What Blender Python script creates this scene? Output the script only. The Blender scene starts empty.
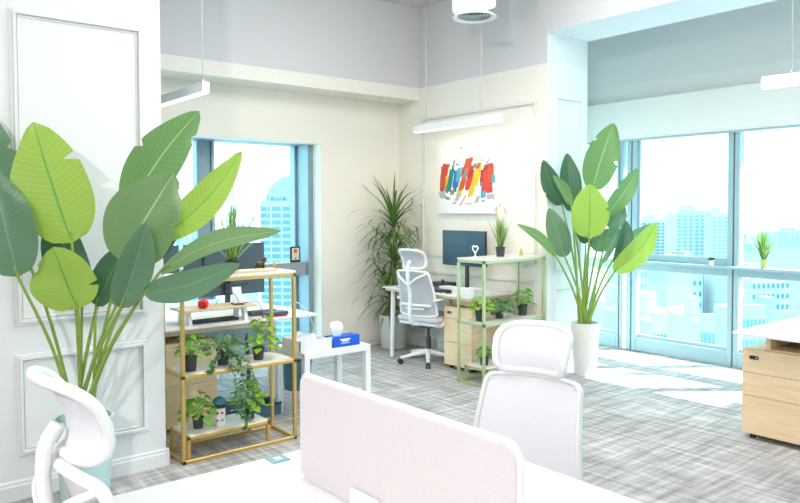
import bpy, bmesh, math, random
from mathutils import Vector, Matrix
random.seed(7)
PI = math.pi
C = bpy.context.scene.collection
scene = bpy.context.scene

# ---------------------------------------------------------------- camera
CAM_H = 1.5
F_PX, CY_PX = 719.36, 232.67
CR = Vector((0.6315294, 0.7753447, -0.0033478))       # right
CD = Vector((0.0239524, -0.0238249, -0.9994292))      # down
CF = Vector((-0.7749819, 0.6310887, -0.0336175))      # forward
cam_data = bpy.data.cameras.new('camera')
cam = bpy.data.objects.new('camera', cam_data)
C.objects.link(cam)
m = Matrix((CR, -CD, -CF)).transposed().to_4x4()
m.translation = (0, 0, CAM_H)
cam.matrix_world = m
cam_data.sensor_width = 36
cam_data.lens = F_PX / 800 * 36
cam_data.shift_y = (CY_PX - 251.5) / 800
cam_data.clip_end = 3000
cam_data.clip_start = 0.05
scene.camera = cam

# ---------------------------------------------------------------- world
w = bpy.data.worlds.new('sky')
scene.world = w
w.use_nodes = True
bg = w.node_tree.nodes['Background']
bg.inputs[0].default_value = (0.56, 0.90, 1.0, 1)
bg.inputs[1].default_value = 3.6
scene.view_settings.view_transform = 'Standard'
scene.view_settings.look = 'None'
scene.view_settings.exposure = 0.47
scene.view_settings.gamma = 1.0
scene.view_settings.use_curve_mapping = False
scene.cycles.max_bounces = 8
scene.cycles.diffuse_bounces = 4
scene.cycles.transparent_max_bounces = 16
scene.cycles.use_denoising = True
scene.cycles.sample_clamp_indirect = 6

def aim(o, d):
    o.rotation_euler = Vector(d).to_track_quat('-Z', 'Y').to_euler()
ld = bpy.data.lights.new('sun', 'SUN'); ld.energy = 11; ld.angle = 0.01; ld.color = (1, 0.97, 0.93)
lo = bpy.data.objects.new('sun', ld); C.objects.link(lo); aim(lo, (-0.60, -0.76, -1.0))
def area(name, loc, d, sx, sy, e, col=(1, 0.97, 0.93)):
    l = bpy.data.lights.new(name, 'AREA'); l.shape = 'RECTANGLE'; l.size = sx; l.size_y = sy
    l.energy = e; l.color = col
    o = bpy.data.objects.new(name, l); C.objects.link(o); o.location = loc; aim(o, d)
    return o
area('ceiling_fill_light', (-0.6, 0.4, 3.5), (-0.1, 0.1, -1), 3.4, 3.4, 36, (1, 0.985, 0.97))  # added overhead fill for the near half, no fixture behind it
area('ceiling_fill_light', (-3.0, 3.3, 3.55), (-.1, .1, -1), 2.6, 2.2, 90, (1, 0.965, 0.92))  # second added fill, brightens the far half of the room
area('camera_flash_light', (0.35, -1.6, 2.7), (-0.8, 0.62, -0.14), 0.16, 0.16, 62, (1, 0.98, 0.97))  # unseen camera flash, moved up and back to even its falloff

# ---------------------------------------------------------------- materials
def mat(name, col, rough=0.5, metal=0.0, var=0.04, scale=8.0, spec=0.5, trans=0.0, emis=None, emis_s=0):
    m = bpy.data.materials.new(name); m.use_nodes = True
    nt = m.node_tree; p = nt.nodes['Principled BSDF']
    p.inputs['Roughness'].default_value = rough; p.inputs['Metallic'].default_value = metal
    p.inputs['Specular IOR Level'].default_value = spec
    tc = nt.nodes.new('ShaderNodeTexCoord'); n = nt.nodes.new('ShaderNodeTexNoise')
    n.inputs['Scale'].default_value = scale; n.inputs['Detail'].default_value = 3
    nt.links.new(tc.outputs['Object'], n.inputs['Vector'])
    mx = nt.nodes.new('ShaderNodeMix'); mx.data_type = 'RGBA'
    mx.inputs[6].default_value = (*[max(0, c * (1 - var)) for c in col], 1)
    mx.inputs[7].default_value = (*[min(1, c * (1 + var)) for c in col], 1)
    nt.links.new(n.outputs['Fac'], mx.inputs[0]); nt.links.new(mx.outputs[2], p.inputs['Base Color'])
    if emis:
        p.inputs['Emission Color'].default_value = (*emis, 1); p.inputs['Emission Strength'].default_value = emis_s
    if trans > 0:
        t = nt.nodes.new('ShaderNodeBsdfTransparent'); ms = nt.nodes.new('ShaderNodeMixShader')
        ms.inputs[0].default_value = trans
        nt.links.new(p.outputs[0], ms.inputs[1]); nt.links.new(t.outputs[0], ms.inputs[2])
        nt.links.new(ms.outputs[0], nt.nodes['Material Output'].inputs[0])
    return m

def wood_mat(name, c1, c2, axis='Z'):
    m = mat(name, c1, 0.45)
    nt = m.node_tree; p = nt.nodes['Principled BSDF']
    tc = nt.nodes.new('ShaderNodeTexCoord'); mp = nt.nodes.new('ShaderNodeMapping')
    mp.inputs['Scale'].default_value = {'Z': (2, 2, 22), 'Y': (14, 14, 1.2)}[axis]
    n = nt.nodes.new('ShaderNodeTexNoise'); n.inputs['Scale'].default_value = 1.6; n.inputs['Detail'].default_value = 5
    n.inputs['Distortion'].default_value = 0.6
    r = nt.nodes.new('ShaderNodeValToRGB'); r.color_ramp.elements[0].position = 0.35; r.color_ramp.elements[1].position = 0.65
    r.color_ramp.elements[0].color = (*c2, 1); r.color_ramp.elements[1].color = (*c1, 1)
    nt.links.new(tc.outputs['Object'], mp.inputs[0]); nt.links.new(mp.outputs[0], n.inputs['Vector'])
    nt.links.new(n.outputs['Fac'], r.inputs[0]); nt.links.new(r.outputs[0], p.inputs['Base Color'])
    return m

def carpet_mat():
    m = bpy.data.materials.new('grey_woven_carpet'); m.use_nodes = True
    nt = m.node_tree; p = nt.nodes['Principled BSDF']; p.inputs['Roughness'].default_value = 0.95
    p.inputs['Specular IOR Level'].default_value = 0.1
    tc = nt.nodes.new('ShaderNodeTexCoord')
    def streak(sc, s):
        mp = nt.nodes.new('ShaderNodeMapping'); mp.inputs['Scale'].default_value = sc
        n = nt.nodes.new('ShaderNodeTexNoise'); n.inputs['Scale'].default_value = s; n.inputs['Detail'].default_value = 4
        nt.links.new(tc.outputs['Object'], mp.inputs[0]); nt.links.new(mp.outputs[0], n.inputs['Vector'])
        return n
    a = streak((2.2, 26, 1), 1.0); b = streak((26, 2.2, 1), 1.0); c = streak((1, 1, 1), 1.3)
    ad = nt.nodes.new('ShaderNodeMath'); ad.operation = 'ADD'
    nt.links.new(a.outputs['Fac'], ad.inputs[0]); nt.links.new(b.outputs['Fac'], ad.inputs[1])
    ad2 = nt.nodes.new('ShaderNodeMath'); ad2.operation = 'MULTIPLY_ADD'; ad2.inputs[1].default_value = 0.5
    nt.links.new(c.outputs['Fac'], ad2.inputs[0]); nt.links.new(ad.outputs[0], ad2.inputs[2])
    r = nt.nodes.new('ShaderNodeValToRGB')
    e = r.color_ramp.elements
    r.color_ramp.elements[0].position = 0.0; r.color_ramp.elements[1].position = 1.0
    mr = nt.nodes.new('ShaderNodeMapRange'); mr.inputs[1].default_value = 1.02; mr.inputs[2].default_value = 1.5
    nt.links.new(ad2.outputs[0], mr.inputs[0]); nt.links.new(mr.outputs[0], r.inputs[0])
    e[0].color = (0.32, 0.31, 0.305, 1); e[1].color = (0.66, 0.64, 0.63, 1)
    el = e.new(0.5); el.color = (0.47, 0.455, 0.45, 1)
    # tile joints
    br = nt.nodes.new('ShaderNodeTexBrick'); br.offset = 0; br.inputs['Scale'].default_value = 1
    br.inputs['Brick Width'].default_value = 0.5; br.inputs['Row Height'].default_value = 0.5
    br.inputs['Mortar Size'].default_value = 0.004
    br.inputs['Color1'].default_value = (1, 1, 1, 1); br.inputs['Color2'].default_value = (0.93, 0.93, 0.93, 1); br.inputs['Mortar'].default_value = (0.8, 0.8, 0.8, 1)
    nt.links.new(tc.outputs['Object'], br.inputs['Vector'])
    mx = nt.nodes.new('ShaderNodeMix'); mx.data_type = 'RGBA'; mx.blend_type = 'MULTIPLY'; mx.inputs[0].default_value = 1
    nt.links.new(r.outputs[0], mx.inputs[6]); nt.links.new(br.outputs['Color'], mx.inputs[7])
    nt.links.new(mx.outputs[2], p.inputs['Base Color'])
    bp = nt.nodes.new('ShaderNodeBump'); bp.inputs['Strength'].default_value = 0.15
    nt.links.new(ad2.outputs[0], bp.inputs['Height']); nt.links.new(bp.outputs[0], p.inputs['Normal'])
    return m

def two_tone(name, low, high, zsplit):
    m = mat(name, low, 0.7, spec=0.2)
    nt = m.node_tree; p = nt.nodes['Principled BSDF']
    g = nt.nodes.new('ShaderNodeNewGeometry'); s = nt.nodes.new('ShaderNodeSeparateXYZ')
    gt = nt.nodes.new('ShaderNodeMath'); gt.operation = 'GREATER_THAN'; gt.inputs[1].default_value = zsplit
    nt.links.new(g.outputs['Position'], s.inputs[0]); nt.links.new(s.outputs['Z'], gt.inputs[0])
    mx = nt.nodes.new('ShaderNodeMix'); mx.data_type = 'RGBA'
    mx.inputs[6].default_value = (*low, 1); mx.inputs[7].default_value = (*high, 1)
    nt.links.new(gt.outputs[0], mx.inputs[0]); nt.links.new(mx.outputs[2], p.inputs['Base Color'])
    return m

def leaf_mat(name, c, rib, sc=22.0, tr=0.3):
    m = bpy.data.materials.new(name); m.use_nodes = True
    nt = m.node_tree; p = nt.nodes['Principled BSDF']; p.inputs['Roughness'].default_value = 0.36
    p.inputs['Specular IOR Level'].default_value = 0.5
    uv = nt.nodes.new('ShaderNodeUVMap'); s = nt.nodes.new('ShaderNodeSeparateXYZ')
    nt.links.new(uv.outputs[0], s.inputs[0])
    ab = nt.nodes.new('ShaderNodeMath'); ab.operation = 'ABSOLUTE'; nt.links.new(s.outputs['Y'], ab.inputs[0])
    # slanted side veins
    k = nt.nodes.new('ShaderNodeMath'); k.operation = 'MULTIPLY_ADD'; k.inputs[1].default_value = -0.12
    nt.links.new(ab.outputs[0], k.inputs[0]); nt.links.new(s.outputs['X'], k.inputs[2])
    f = nt.nodes.new('ShaderNodeMath'); f.operation = 'MULTIPLY'; f.inputs[1].default_value = sc * 2 * PI
    nt.links.new(k.outputs[0], f.inputs[0])
    sn = nt.nodes.new('ShaderNodeMath'); sn.operation = 'SINE'; nt.links.new(f.outputs[0], sn.inputs[0])
    mr = nt.nodes.new('ShaderNodeMapRange'); mr.inputs[1].default_value = -1; mr.inputs[2].default_value = 1
    nt.links.new(sn.outputs[0], mr.inputs[0])
    mx = nt.nodes.new('ShaderNodeMix'); mx.data_type = 'RGBA'
    mx.inputs[6].default_value = (*[x * 0.96 for x in c], 1); mx.inputs[7].default_value = (*[min(1, x * 1.03) for x in c], 1)
    nt.links.new(mr.outputs[0], mx.inputs[0])
    lt = nt.nodes.new('ShaderNodeMath'); lt.operation = 'LESS_THAN'; lt.inputs[1].default_value = 0.03
    nt.links.new(ab.outputs[0], lt.inputs[0])
    m2 = nt.nodes.new('ShaderNodeMix'); m2.data_type = 'RGBA'; m2.inputs[7].default_value = (*rib, 1)
    nt.links.new(lt.outputs[0], m2.inputs[0]); nt.links.new(mx.outputs[2], m2.inputs[6])
    nt.links.new(m2.outputs[2], p.inputs['Base Color'])
    bp = nt.nodes.new('ShaderNodeBump'); bp.inputs['Strength'].default_value = 0.05; bp.inputs['Distance'].default_value = 0.01
    nt.links.new(sn.outputs[0], bp.inputs['Height']); nt.links.new(bp.outputs[0], p.inputs['Normal'])
    t = nt.nodes.new('ShaderNodeBsdfTranslucent'); nt.links.new(m2.outputs[2], t.inputs[0])
    ms = nt.nodes.new('ShaderNodeMixShader'); ms.inputs[0].default_value = tr
    nt.links.new(p.outputs[0], ms.inputs[1]); nt.links.new(t.outputs[0], ms.inputs[2])
    nt.links.new(ms.outputs[0], nt.nodes['Material Output'].inputs[0])
    return m

def glass_mat():
    m = bpy.data.materials.new('window_glass'); m.use_nodes = True
    nt = m.node_tree; nt.nodes.remove(nt.nodes['Principled BSDF'])
    t = nt.nodes.new('ShaderNodeBsdfTransparent'); t.inputs[0].default_value = (0.93, 0.985, 1, 1)
    g = nt.nodes.new('ShaderNodeBsdfGlossy'); g.inputs['Roughness'].default_value = 0.02
    n = nt.nodes.new('ShaderNodeTexNoise'); n.inputs['Scale'].default_value = 0.5
    bp = nt.nodes.new('ShaderNodeBump'); bp.inputs['Strength'].default_value = 0.01
    nt.links.new(n.outputs['Fac'], bp.inputs['Height']); nt.links.new(bp.outputs[0], g.inputs['Normal'])
    ms = nt.nodes.new('ShaderNodeMixShader'); ms.inputs[0].default_value = 0.03
    nt.links.new(t.outputs[0], ms.inputs[1]); nt.links.new(g.outputs[0], ms.inputs[2])
    nt.links.new(ms.outputs[0], nt.nodes['Material Output'].inputs[0])
    return m

WHITE = (0.86, 0.86, 0.86)
M = dict(
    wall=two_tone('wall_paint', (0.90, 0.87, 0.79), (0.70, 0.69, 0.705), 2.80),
    wallw=mat('white_wall_paint', (0.82, 0.82, 0.825), 0.6, var=0.01, spec=0.2),
    trimw=mat('cream_trim_paint', (0.82, 0.80, 0.75), 0.5, var=0.01, spec=0.3),
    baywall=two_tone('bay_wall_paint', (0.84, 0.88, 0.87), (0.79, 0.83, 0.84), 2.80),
    ceil=mat('ceiling_paint', (0.72, 0.71, 0.72), 0.8, var=0.01, spec=0.1),
    carpet=carpet_mat(),
    alum=mat('pale_window_aluminium', (0.36, 0.52, 0.58), 0.45, 0.0, 0.02),
    alumd=mat('window_gasket', (0.10, 0.17, 0.20), 0.6),
    alumg=mat('grey_rail_metal', (0.34, 0.37, 0.39), 0.5, 0.0, 0.02),
    clad=mat('blue_grey_cladding', (0.26, 0.36, 0.42), 0.4, 0.2, 0.05),
    glass=glass_mat(),
    white=mat('white_laminate', WHITE, 0.35, var=0.01),
    whitep=mat('white_plastic', (0.88, 0.88, 0.88), 0.35, var=0.01),
    mesh=mat('white_chair_mesh', (0.87, 0.855, 0.89), 0.8, var=0.03, scale=90, spec=0.1, trans=0.05),
    meshg=mat('grey_chair_mesh', (0.58, 0.60, 0.65), 0.8, var=0.05, scale=90, spec=0.1, trans=0.18),
    fabric=mat('pinkish_white_screen_fabric', (0.74, 0.675, 0.68), 0.9, var=0.04, scale=120, spec=0.05),
    seat=mat('pale_grey_seat_fabric', (0.62, 0.62, 0.66), 0.9, var=0.04, scale=60, spec=0.1),
    wood=wood_mat('pale_oak_laminate', (0.90, 0.70, 0.46), (0.83, 0.60, 0.36)),
    woodv=wood_mat('pale_oak_board', (0.78, 0.62, 0.42), (0.70, 0.53, 0.34), 'Y'),
    gold=mat('brushed_gold_metal', (0.70, 0.48, 0.17), 0.35, 0.75, 0.06, 20),
    goldg=mat('green_tinted_gold_metal', (0.50, 0.51, 0.27), 0.4, 0.6, 0.08, 20),
    black=mat('black_plastic', (0.025, 0.028, 0.032), 0.45),
    dark=mat('dark_grey_plastic', (0.07, 0.08, 0.09), 0.5),
    screen=mat('dark_teal_screen', (0.012, 0.045, 0.075), 0.25, var=0.2, scale=2),
    monback=mat('slate_monitor_back', (0.06, 0.09, 0.11), 0.5),
    chrome=mat('grey_metal', (0.5, 0.5, 0.5), 0.3, 0.8),
    potw=mat('white_ceramic', (0.85, 0.83, 0.81), 0.3, var=0.01),
    pott=mat('pale_teal_ceramic', (0.55, 0.74, 0.74), 0.4, var=0.02),
    potg=mat('pale_grey_green_ceramic', (0.62, 0.64, 0.59), 0.45, var=0.02),
    soil=mat('dark_soil', (0.06, 0.045, 0.03), 0.95, var=0.4, scale=80),
    potd=mat('charcoal_plastic_pot', (0.045, 0.05, 0.055), 0.6),
    lime=leaf_mat('lime_leaf', (0.40, 0.60, 0.10), (0.16, 0.45, 0.10)),
    mid=leaf_mat('mid_green_leaf', (0.18, 0.35, 0.12), (0.42, 0.60, 0.25)),
    sage=leaf_mat('sage_green_leaf', (0.22, 0.36, 0.15), (0.42, 0.58, 0.30)),
    deep=leaf_mat('deep_green_leaf', (0.075, 0.175, 0.095), (0.14, 0.33, 0.16)),
    blue=leaf_mat('blue_green_leaf', (0.15, 0.28, 0.16), (0.2, 0.40, 0.25)),
    stem=mat('green_stem', (0.27, 0.40, 0.07), 0.5, var=0.25, scale=14),
    stemb=mat('brown_sheath', (0.40, 0.24, 0.10), 0.7, var=0.2, scale=20),
    trunk=mat('brown_grey_trunk', (0.27, 0.20, 0.14), 0.9, var=0.3, scale=40),
    pothos=leaf_mat('pothos_leaf', (0.16, 0.47, 0.05), (0.25, 0.5, 0.1), 3, 0.25),
    pothosl=leaf_mat('light_pothos_leaf', (0.34, 0.60, 0.06), (0.4, 0.65, 0.15), 3, 0.25),
    fern=leaf_mat('grey_green_leaflet', (0.13, 0.29, 0.12), (0.25, 0.4, 0.2), 2, 0.2),
    drac=leaf_mat('dracaena_leaf', (0.11, 0.21, 0.05), (0.16, 0.30, 0.08), 1, 0.15),
    dracl=leaf_mat('young_dracaena_leaf', (0.45, 0.72, 0.05), (0.6, 0.8, 0.15), 1, 0.3),
    grass=leaf_mat('yellow_green_blade', (0.34, 0.48, 0.12), (0.5, 0.6, 0.25), 1, 0.2),
    grassd=leaf_mat('green_blade', (0.14, 0.34, 0.07), (0.25, 0.45, 0.15), 1, 0.2),
    seed=mat('dry_seed_head', (0.45, 0.36, 0.25), 0.9, var=0.2, scale=60),
    red=mat('red_gloss', (0.75, 0.02, 0.02), 0.3), redt=mat('red_print', (0.65, 0.08, 0.08), 0.5),
    bluebox=mat('blue_card', (0.0, 0.09, 0.62), 0.45, var=0.08), card=mat('white_card', (0.85, 0.85, 0.86), 0.7),
    blueink=mat('pale_blue_print', (0.35, 0.55, 0.95), 0.5),
    tissue=mat('tissue_paper', (0.88, 0.88, 0.9), 0.95, var=0.02),
    teal=mat('teal_felt', (0.22, 0.48, 0.47), 0.7), bluep=mat('blue_plastic', (0.06, 0.17, 0.24), 0.4),
    wine=mat('dark_red_print', (0.32, 0.03, 0.10), 0.5), paper=mat('cream_paper', (0.78, 0.72, 0.60), 0.8),
    marble=mat('pale_marble', (0.80, 0.77, 0.72), 0.3, var=0.06, scale=12),
    bronze=mat('dark_bronze', (0.10, 0.06, 0.03), 0.4, 0.5),
    lampglow=mat('warm_tube', (1, 0.9, 0.75), 0.5, emis=(1, 0.86, 0.66), emis_s=0.85),
    spotglow=mat('warm_spot', (1, 0.85, 0.7), 0.5, emis=(1, 0.80, 0.62), emis_s=1.2),
    cable=mat('white_cable', (0.8, 0.8, 0.8), 0.5), wire=mat('steel_wire', (0.7, 0.7, 0.7), 0.4, 0.3),
    bw=mat('white_building_render', (0.34, 0.40, 0.41), 0.9, var=0.02, scale=0.1),
    bc=mat('cyan_building_render', (0.12, 0.22, 0.26), 0.9, var=0.03, scale=0.1),
    bp=mat('pale_blue_building_render', (0.26, 0.37, 0.40), 0.9, var=0.03, scale=0.1),
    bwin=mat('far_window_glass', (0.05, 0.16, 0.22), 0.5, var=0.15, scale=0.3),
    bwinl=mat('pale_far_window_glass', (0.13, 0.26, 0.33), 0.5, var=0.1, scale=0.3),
    ground=mat('city_ground', (0.26, 0.33, 0.35), 0.95, var=0.4, scale=0.04),
)

# ---------------------------------------------------------------- mesh helpers
def B():
    return bmesh.new()

def box(bm, lo, hi, bev=0.0, seg=2, mi=0):
    lo = Vector(lo); hi = Vector(hi)
    r = bmesh.ops.create_cube(bm, size=1.0)
    c = (lo + hi) / 2; s = hi - lo
    for v in r['verts']:
        v.co = Vector((v.co.x * s.x, v.co.y * s.y, v.co.z * s.z)) + c
    fs = {f for v in r['verts'] for f in v.link_faces}
    for f in fs: f.material_index = mi
    if bev > 0:
        es = list({e for v in r['verts'] for e in v.link_edges})
        bmesh.ops.bevel(bm, geom=es, offset=min(bev, 0.49 * min(abs(s.x), abs(s.y), abs(s.z))), segments=seg, affect='EDGES', profile=0.5)
    return bm

def frame_along(pts, closed=False):
    out = []; n = len(pts); up = None
    for i, p in enumerate(pts):
        a = pts[(i - 1) % n] if (closed or i > 0) else p
        b = pts[(i + 1) % n] if (closed or i < n - 1) else p
        t = (Vector(b) - Vector(a)).normalized()
        if up is None:
            up = Vector((0, 0, 1)) if abs(t.z) < 0.9 else Vector((1, 0, 0))
        s = t.cross(up)
        if s.length < 1e-6: s = t.cross(Vector((0.3, 1, 0.2)))
        s.normalize(); u = s.cross(t).normalized(); up = u
        out.append((Vector(p), s, u))
    return out

def tube(bm, pts, r, n=8, closed=False, ry=None, caps=True):
    rs = r if isinstance(r, (list, tuple)) else [r] * len(pts)
    rings = []
    for (p, s, u), rr in zip(frame_along(pts, closed), rs):
        k = (ry / rs[0]) if ry else 1.0
        rings.append([bm.verts.new(p + s * rr * math.cos(2 * PI * j / n) + u * rr * k * math.sin(2 * PI * j / n)) for j in range(n)])
    L = len(rings)
    for i in range(L if closed else L - 1):
        a, b = rings[i], rings[(i + 1) % L]
        for j in range(n):
            f = bm.faces.new((a[j], a[(j + 1) % n], b[(j + 1) % n], b[j])); f.smooth = True
    if not closed and caps:
        bm.faces.new(rings[0][::-1]); bm.faces.new(rings[-1])
    return bm

def lathe(bm, prof, c=(0, 0, 0), n=32, sq=1.0):
    c = Vector(c); rings = []
    for r, z in prof:
        rings.append([bm.verts.new(c + Vector((r * math.cos(2 * PI * j / n), r * sq * math.sin(2 * PI * j / n), z))) for j in range(n)])
    for a, b in zip(rings, rings[1:]):
        for j in range(n):
            f = bm.faces.new((a[j], a[(j + 1) % n], b[(j + 1) % n], b[j])); f.smooth = True
    if prof[0][0] > 1e-5: bm.faces.new(rings[0][::-1])
    if prof[-1][0] > 1e-5: bm.faces.new(rings[-1])
    return bm

def cyl(bm, a, b, r, n=20):
    return tube(bm, [a, b], r, n)

def smooth_pts(pts, k=6, closed=False):
    P = [Vector(p) for p in pts]; n = len(P); out = []
    rng = range(n if closed else n - 1)
    for i in rng:
        p0 = P[(i - 1) % n] if closed or i > 0 else P[i]
        p1 = P[i]; p2 = P[(i + 1) % n]
        p3 = P[(i + 2) % n] if closed or i < n - 2 else p2
        for j in range(k):
            t = j / k
            out.append(0.5 * ((2 * p1) + (p2 - p0) * t + (2 * p0 - 5 * p1 + 4 * p2 - p3) * t * t + (3 * p1 - p0 - 3 * p2 + p3) * t ** 3))
    if not closed: out.append(P[-1])
    return out

def prism(bm, poly, axis, a, b, mi=0):
    """extrude a 2-D outline along x, y or z"""
    def P(u, v, w):
        return {'x': (w, u, v), 'y': (u, w, v), 'z': (u, v, w)}[axis]
    v0 = [bm.verts.new(P(u, v, a)) for u, v in poly]; v1 = [bm.verts.new(P(u, v, b)) for u, v in poly]
    fs = [bm.faces.new(v0), bm.faces.new(v1[::-1])]
    n = len(poly)
    for i in range(n): fs.append(bm.faces.new((v0[(i + 1) % n], v0[i], v1[i], v1[(i + 1) % n])))
    for f in fs: f.material_index = mi
    return bm

def rrect(x0, y0, x1, y1, r, k=6):
    out = []
    for cx, cy, a in ((x1 - r, y0 + r, -90), (x1 - r, y1 - r, 0), (x0 + r, y1 - r, 90), (x0 + r, y0 + r, 180)):
        for i in range(k + 1):
            t = math.radians(a + 90 * i / k); out.append((cx + r * math.cos(t), cy + r * math.sin(t)))
    return out

def obj(name, bm, mats, parent=None, kind=None, sm=False):
    bmesh.ops.recalc_face_normals(bm, faces=bm.faces[:]) if not sm else None
    for e in bm.edges:
        if len(e.link_faces) == 2 and e.calc_face_angle(0) > math.radians(38): e.smooth = False
    me = bpy.data.meshes.new(name); bm.to_mesh(me); bm.free()
    for mm in (mats if isinstance(mats, (list, tuple)) else [mats]): me.materials.append(mm)
    o = bpy.data.objects.new(name, me); C.objects.link(o)
    if parent: o.parent = parent
    if kind: o['kind'] = kind
    return o

def tag(o, label=None, cat=None, group=None, kind=None):
    if label: o['label'] = label
    if cat: o['category'] = cat
    if group: o['group'] = group
    if kind: o['kind'] = kind
    return o

def thing(name, label, cat, group=None):
    o = bpy.data.objects.new(name, None); C.objects.link(o); o.empty_display_size = 0.1
    return tag(o, label, cat, group)

def rebase(root, loc):
    """children were built in world coordinates: move the empty to the base"""
    loc = Vector(loc)
    def walk(o):
        for c in o.children:
            if c.type == 'MESH': c.data.transform(Matrix.Translation(-loc))
            elif c.type == 'FONT': c.location -= loc; continue
            walk(c)
    walk(root); root.location = loc
    return root

def center_base(o):
    """top-level single mesh: put its origin at its base"""
    vs = [v.co for v in o.data.vertices]
    c = Vector(((min(v.x for v in vs) + max(v.x for v in vs)) / 2, (min(v.y for v in vs) + max(v.y for v in vs)) / 2, min(v.z for v in vs)))
    o.data.transform(Matrix.Translation(-c)); o.location = c
    return o

def solo(name, bm, m, label, cat, group=None):
    return center_base(tag(obj(name, bm, m), label, cat, group))

def copy_tree(o, parent=None):
    c = o.copy(); C.objects.link(c); c.parent = parent
    for ch in o.children: copy_tree(ch, c)
    return c

def S(name, bm, m, parent=None):
    return obj(name, bm, m, parent, kind='structure' if parent is None else None)

def at(px, py, d):
    """a point of the place seen in direction (px, py) at distance d along the view axis"""
    return Vector((0, 0, CAM_H)) + (CF + CR * ((px - 400) / F_PX) + CD * ((py - CY_PX) / F_PX)) * d

def on_x(px, py, x):
    r = CF + CR * ((px - 400) / F_PX) + CD * ((py - CY_PX) / F_PX)
    return Vector((0, 0, CAM_H)) + r * (x / r.x)

# ================================================================ THE ROOM
XC, XL, YB, YW = -4.11, -6.31, 5.12, 6.69
XR = -4.19            # left cheek of the window bay opening
b = B(); box(b, (-7.2, -3.2, -0.1), (3.2, 6.9, 0)); S('floor', b, M['carpet'])
b = B(); box(b, (-7.2, -3.2, 3.65), (3.2, 6.9, 3.75)); S('ceiling', b, M['ceil'])
# column wall on the left
b = B(); box(b, (-4.5, -3.2, 0), (XC, 1.57, 3.65)); S('wall_left_column', b, M['wallw'])
# left window wall: right of the window, over the window, under nothing (full-height glazing)
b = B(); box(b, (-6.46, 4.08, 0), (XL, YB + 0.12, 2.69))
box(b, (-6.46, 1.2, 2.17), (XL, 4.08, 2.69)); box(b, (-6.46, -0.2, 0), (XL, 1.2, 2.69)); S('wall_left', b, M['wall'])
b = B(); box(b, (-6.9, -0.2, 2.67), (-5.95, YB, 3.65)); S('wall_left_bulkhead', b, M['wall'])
b = B(); box(b, (-6.9, -0.4, 0), (-4.4, -0.2, 3.65)); S('wall_alcove_end', b, M['wall'])
# painting wall + its end pier, beam over the bay
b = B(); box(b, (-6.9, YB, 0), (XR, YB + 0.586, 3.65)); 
def tint_daylit_faces(bm, n):  # bluish second paint puts cool daylight into the faces towards the bay
    bm.normal_update()
    for f in bm.faces:
        if f.normal.dot(Vector(n)) > .9: f.material_index = 1
tint_daylit_faces(b, (1, 0, 0)); S('wall_back', b, [M['wall'], M['baywall']])
b = B(); box(b, (XR, YB, 3.07), (3.2, YB + 0.59, 3.65)); tint_daylit_faces(b, (0, 0, -1)); tint_daylit_faces(b, (0, 1, 0)); S('wall_back_beam', b, [M['wall'], M['baywall']])  # soffit and back face carry the same painted daylight tint
# bay: wall over the glazing, bay end
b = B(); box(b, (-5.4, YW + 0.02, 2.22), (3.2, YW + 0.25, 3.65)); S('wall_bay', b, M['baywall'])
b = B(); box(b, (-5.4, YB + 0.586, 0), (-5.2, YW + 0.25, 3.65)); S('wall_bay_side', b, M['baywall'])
b = B(); box(b, (3.0, -3.2, 0), (3.2, 6.9, 3.65)); S('wall_right', b, M['wallw'])
b = B(); box(b, (-4.5, -3.2, 0), (3.2, -3.0, 3.65)); S('wall_front', b, M['wallw'])

# baseboards
def baseboard(name, p0, p1, n, mt, h=0.10):
    bm = B(); p0 = Vector(p0); p1 = Vector(p1); n = Vector(n)
    prof = [(0, 0), (0.016, 0), (0.016, h * 0.72), (0.010, h * 0.80), (0.010, h * 0.92), (0, h)]
    v0 = [bm.verts.new(p0 + n * a + Vector((0, 0, z))) for a, z in prof]; v1 = [bm.verts.new(p1 + n * a + Vector((0, 0, z))) for a, z in prof]
    bm.faces.new(v0[::-1]); bm.faces.new(v1)
    for i in range(len(prof)):
        j = (i + 1) % len(prof); bm.faces.new((v0[i], v0[j], v1[j], v1[i]))
    S(name, bm, mt)
baseboard('baseboard_left_column', (XC, -3, 0), (XC, 1.585, 0), (1, 0, 0), M['wallw'])
baseboard('baseboard_left_column_end', (-4.5, 1.57, 0), (XC + 0.016, 1.57, 0), (0, 1, 0), M['wallw'])
baseboard('baseboard_left', (XL, 4.1, 0), (XL, YB, 0), (1, 0, 0), M['trimw'])
baseboard('baseboard_back', (XL, YB, 0), (XR, YB, 0), (0, -1, 0), M['trimw'])
baseboard('baseboard_pier', (XR, YB, 0), (XR, YB + 0.586, 0), (1, 0, 0), M['trimw'])

# moulded wall panels
TN = [0]
def moulding(axis, c, a0, a1, z0, z1, n, mt):
    """picture-frame moulding on the plane axis = c, standing out along n"""
    TN[0] += 1; bm = B()
    for inset, wd, th in ((0, 0.014, 0.010), (0.014, 0.016, 0.019), (0.036, 0.008, 0.007)):
        A0, A1, Z0, Z1 = a0 + inset, a1 - inset, z0 + inset, z1 - inset
        for r in ((A0, A1, Z0, Z0 + wd), (A0, A1, Z1 - wd, Z1), (A0, A0 + wd, Z0 + wd, Z1 - wd), (A1 - wd, A1, Z0 + wd, Z1 - wd)):
            if axis == 'x': box(bm, (min(c, c + n * th), r[0], r[2]), (max(c, c + n * th), r[1], r[3]), 0.002, 1)
            else: box(bm, (r[0], min(c, c + n * th), r[2]), (r[1], max(c, c + n * th), r[3]), 0.002, 1)
    S('trim_%d' % TN[0], bm, mt)
for a0, a1 in ((0.79, 1.47), (-0.1, 0.60), (-1.1, -0.3)):
    moulding('x', XC, a0, a1, 0.90, 2.53, 1, M['wallw'])
    moulding('x', XC, a0, a1, 0.22, 0.75, 1, M['wallw'])
moulding('y', YB, -5.90, -4.30, 0.98, 2.48, -1, M['trimw'])
moulding('y', YB, -5.90, -4.30, 0.20, 0.84, -1, M['trimw'])
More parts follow.
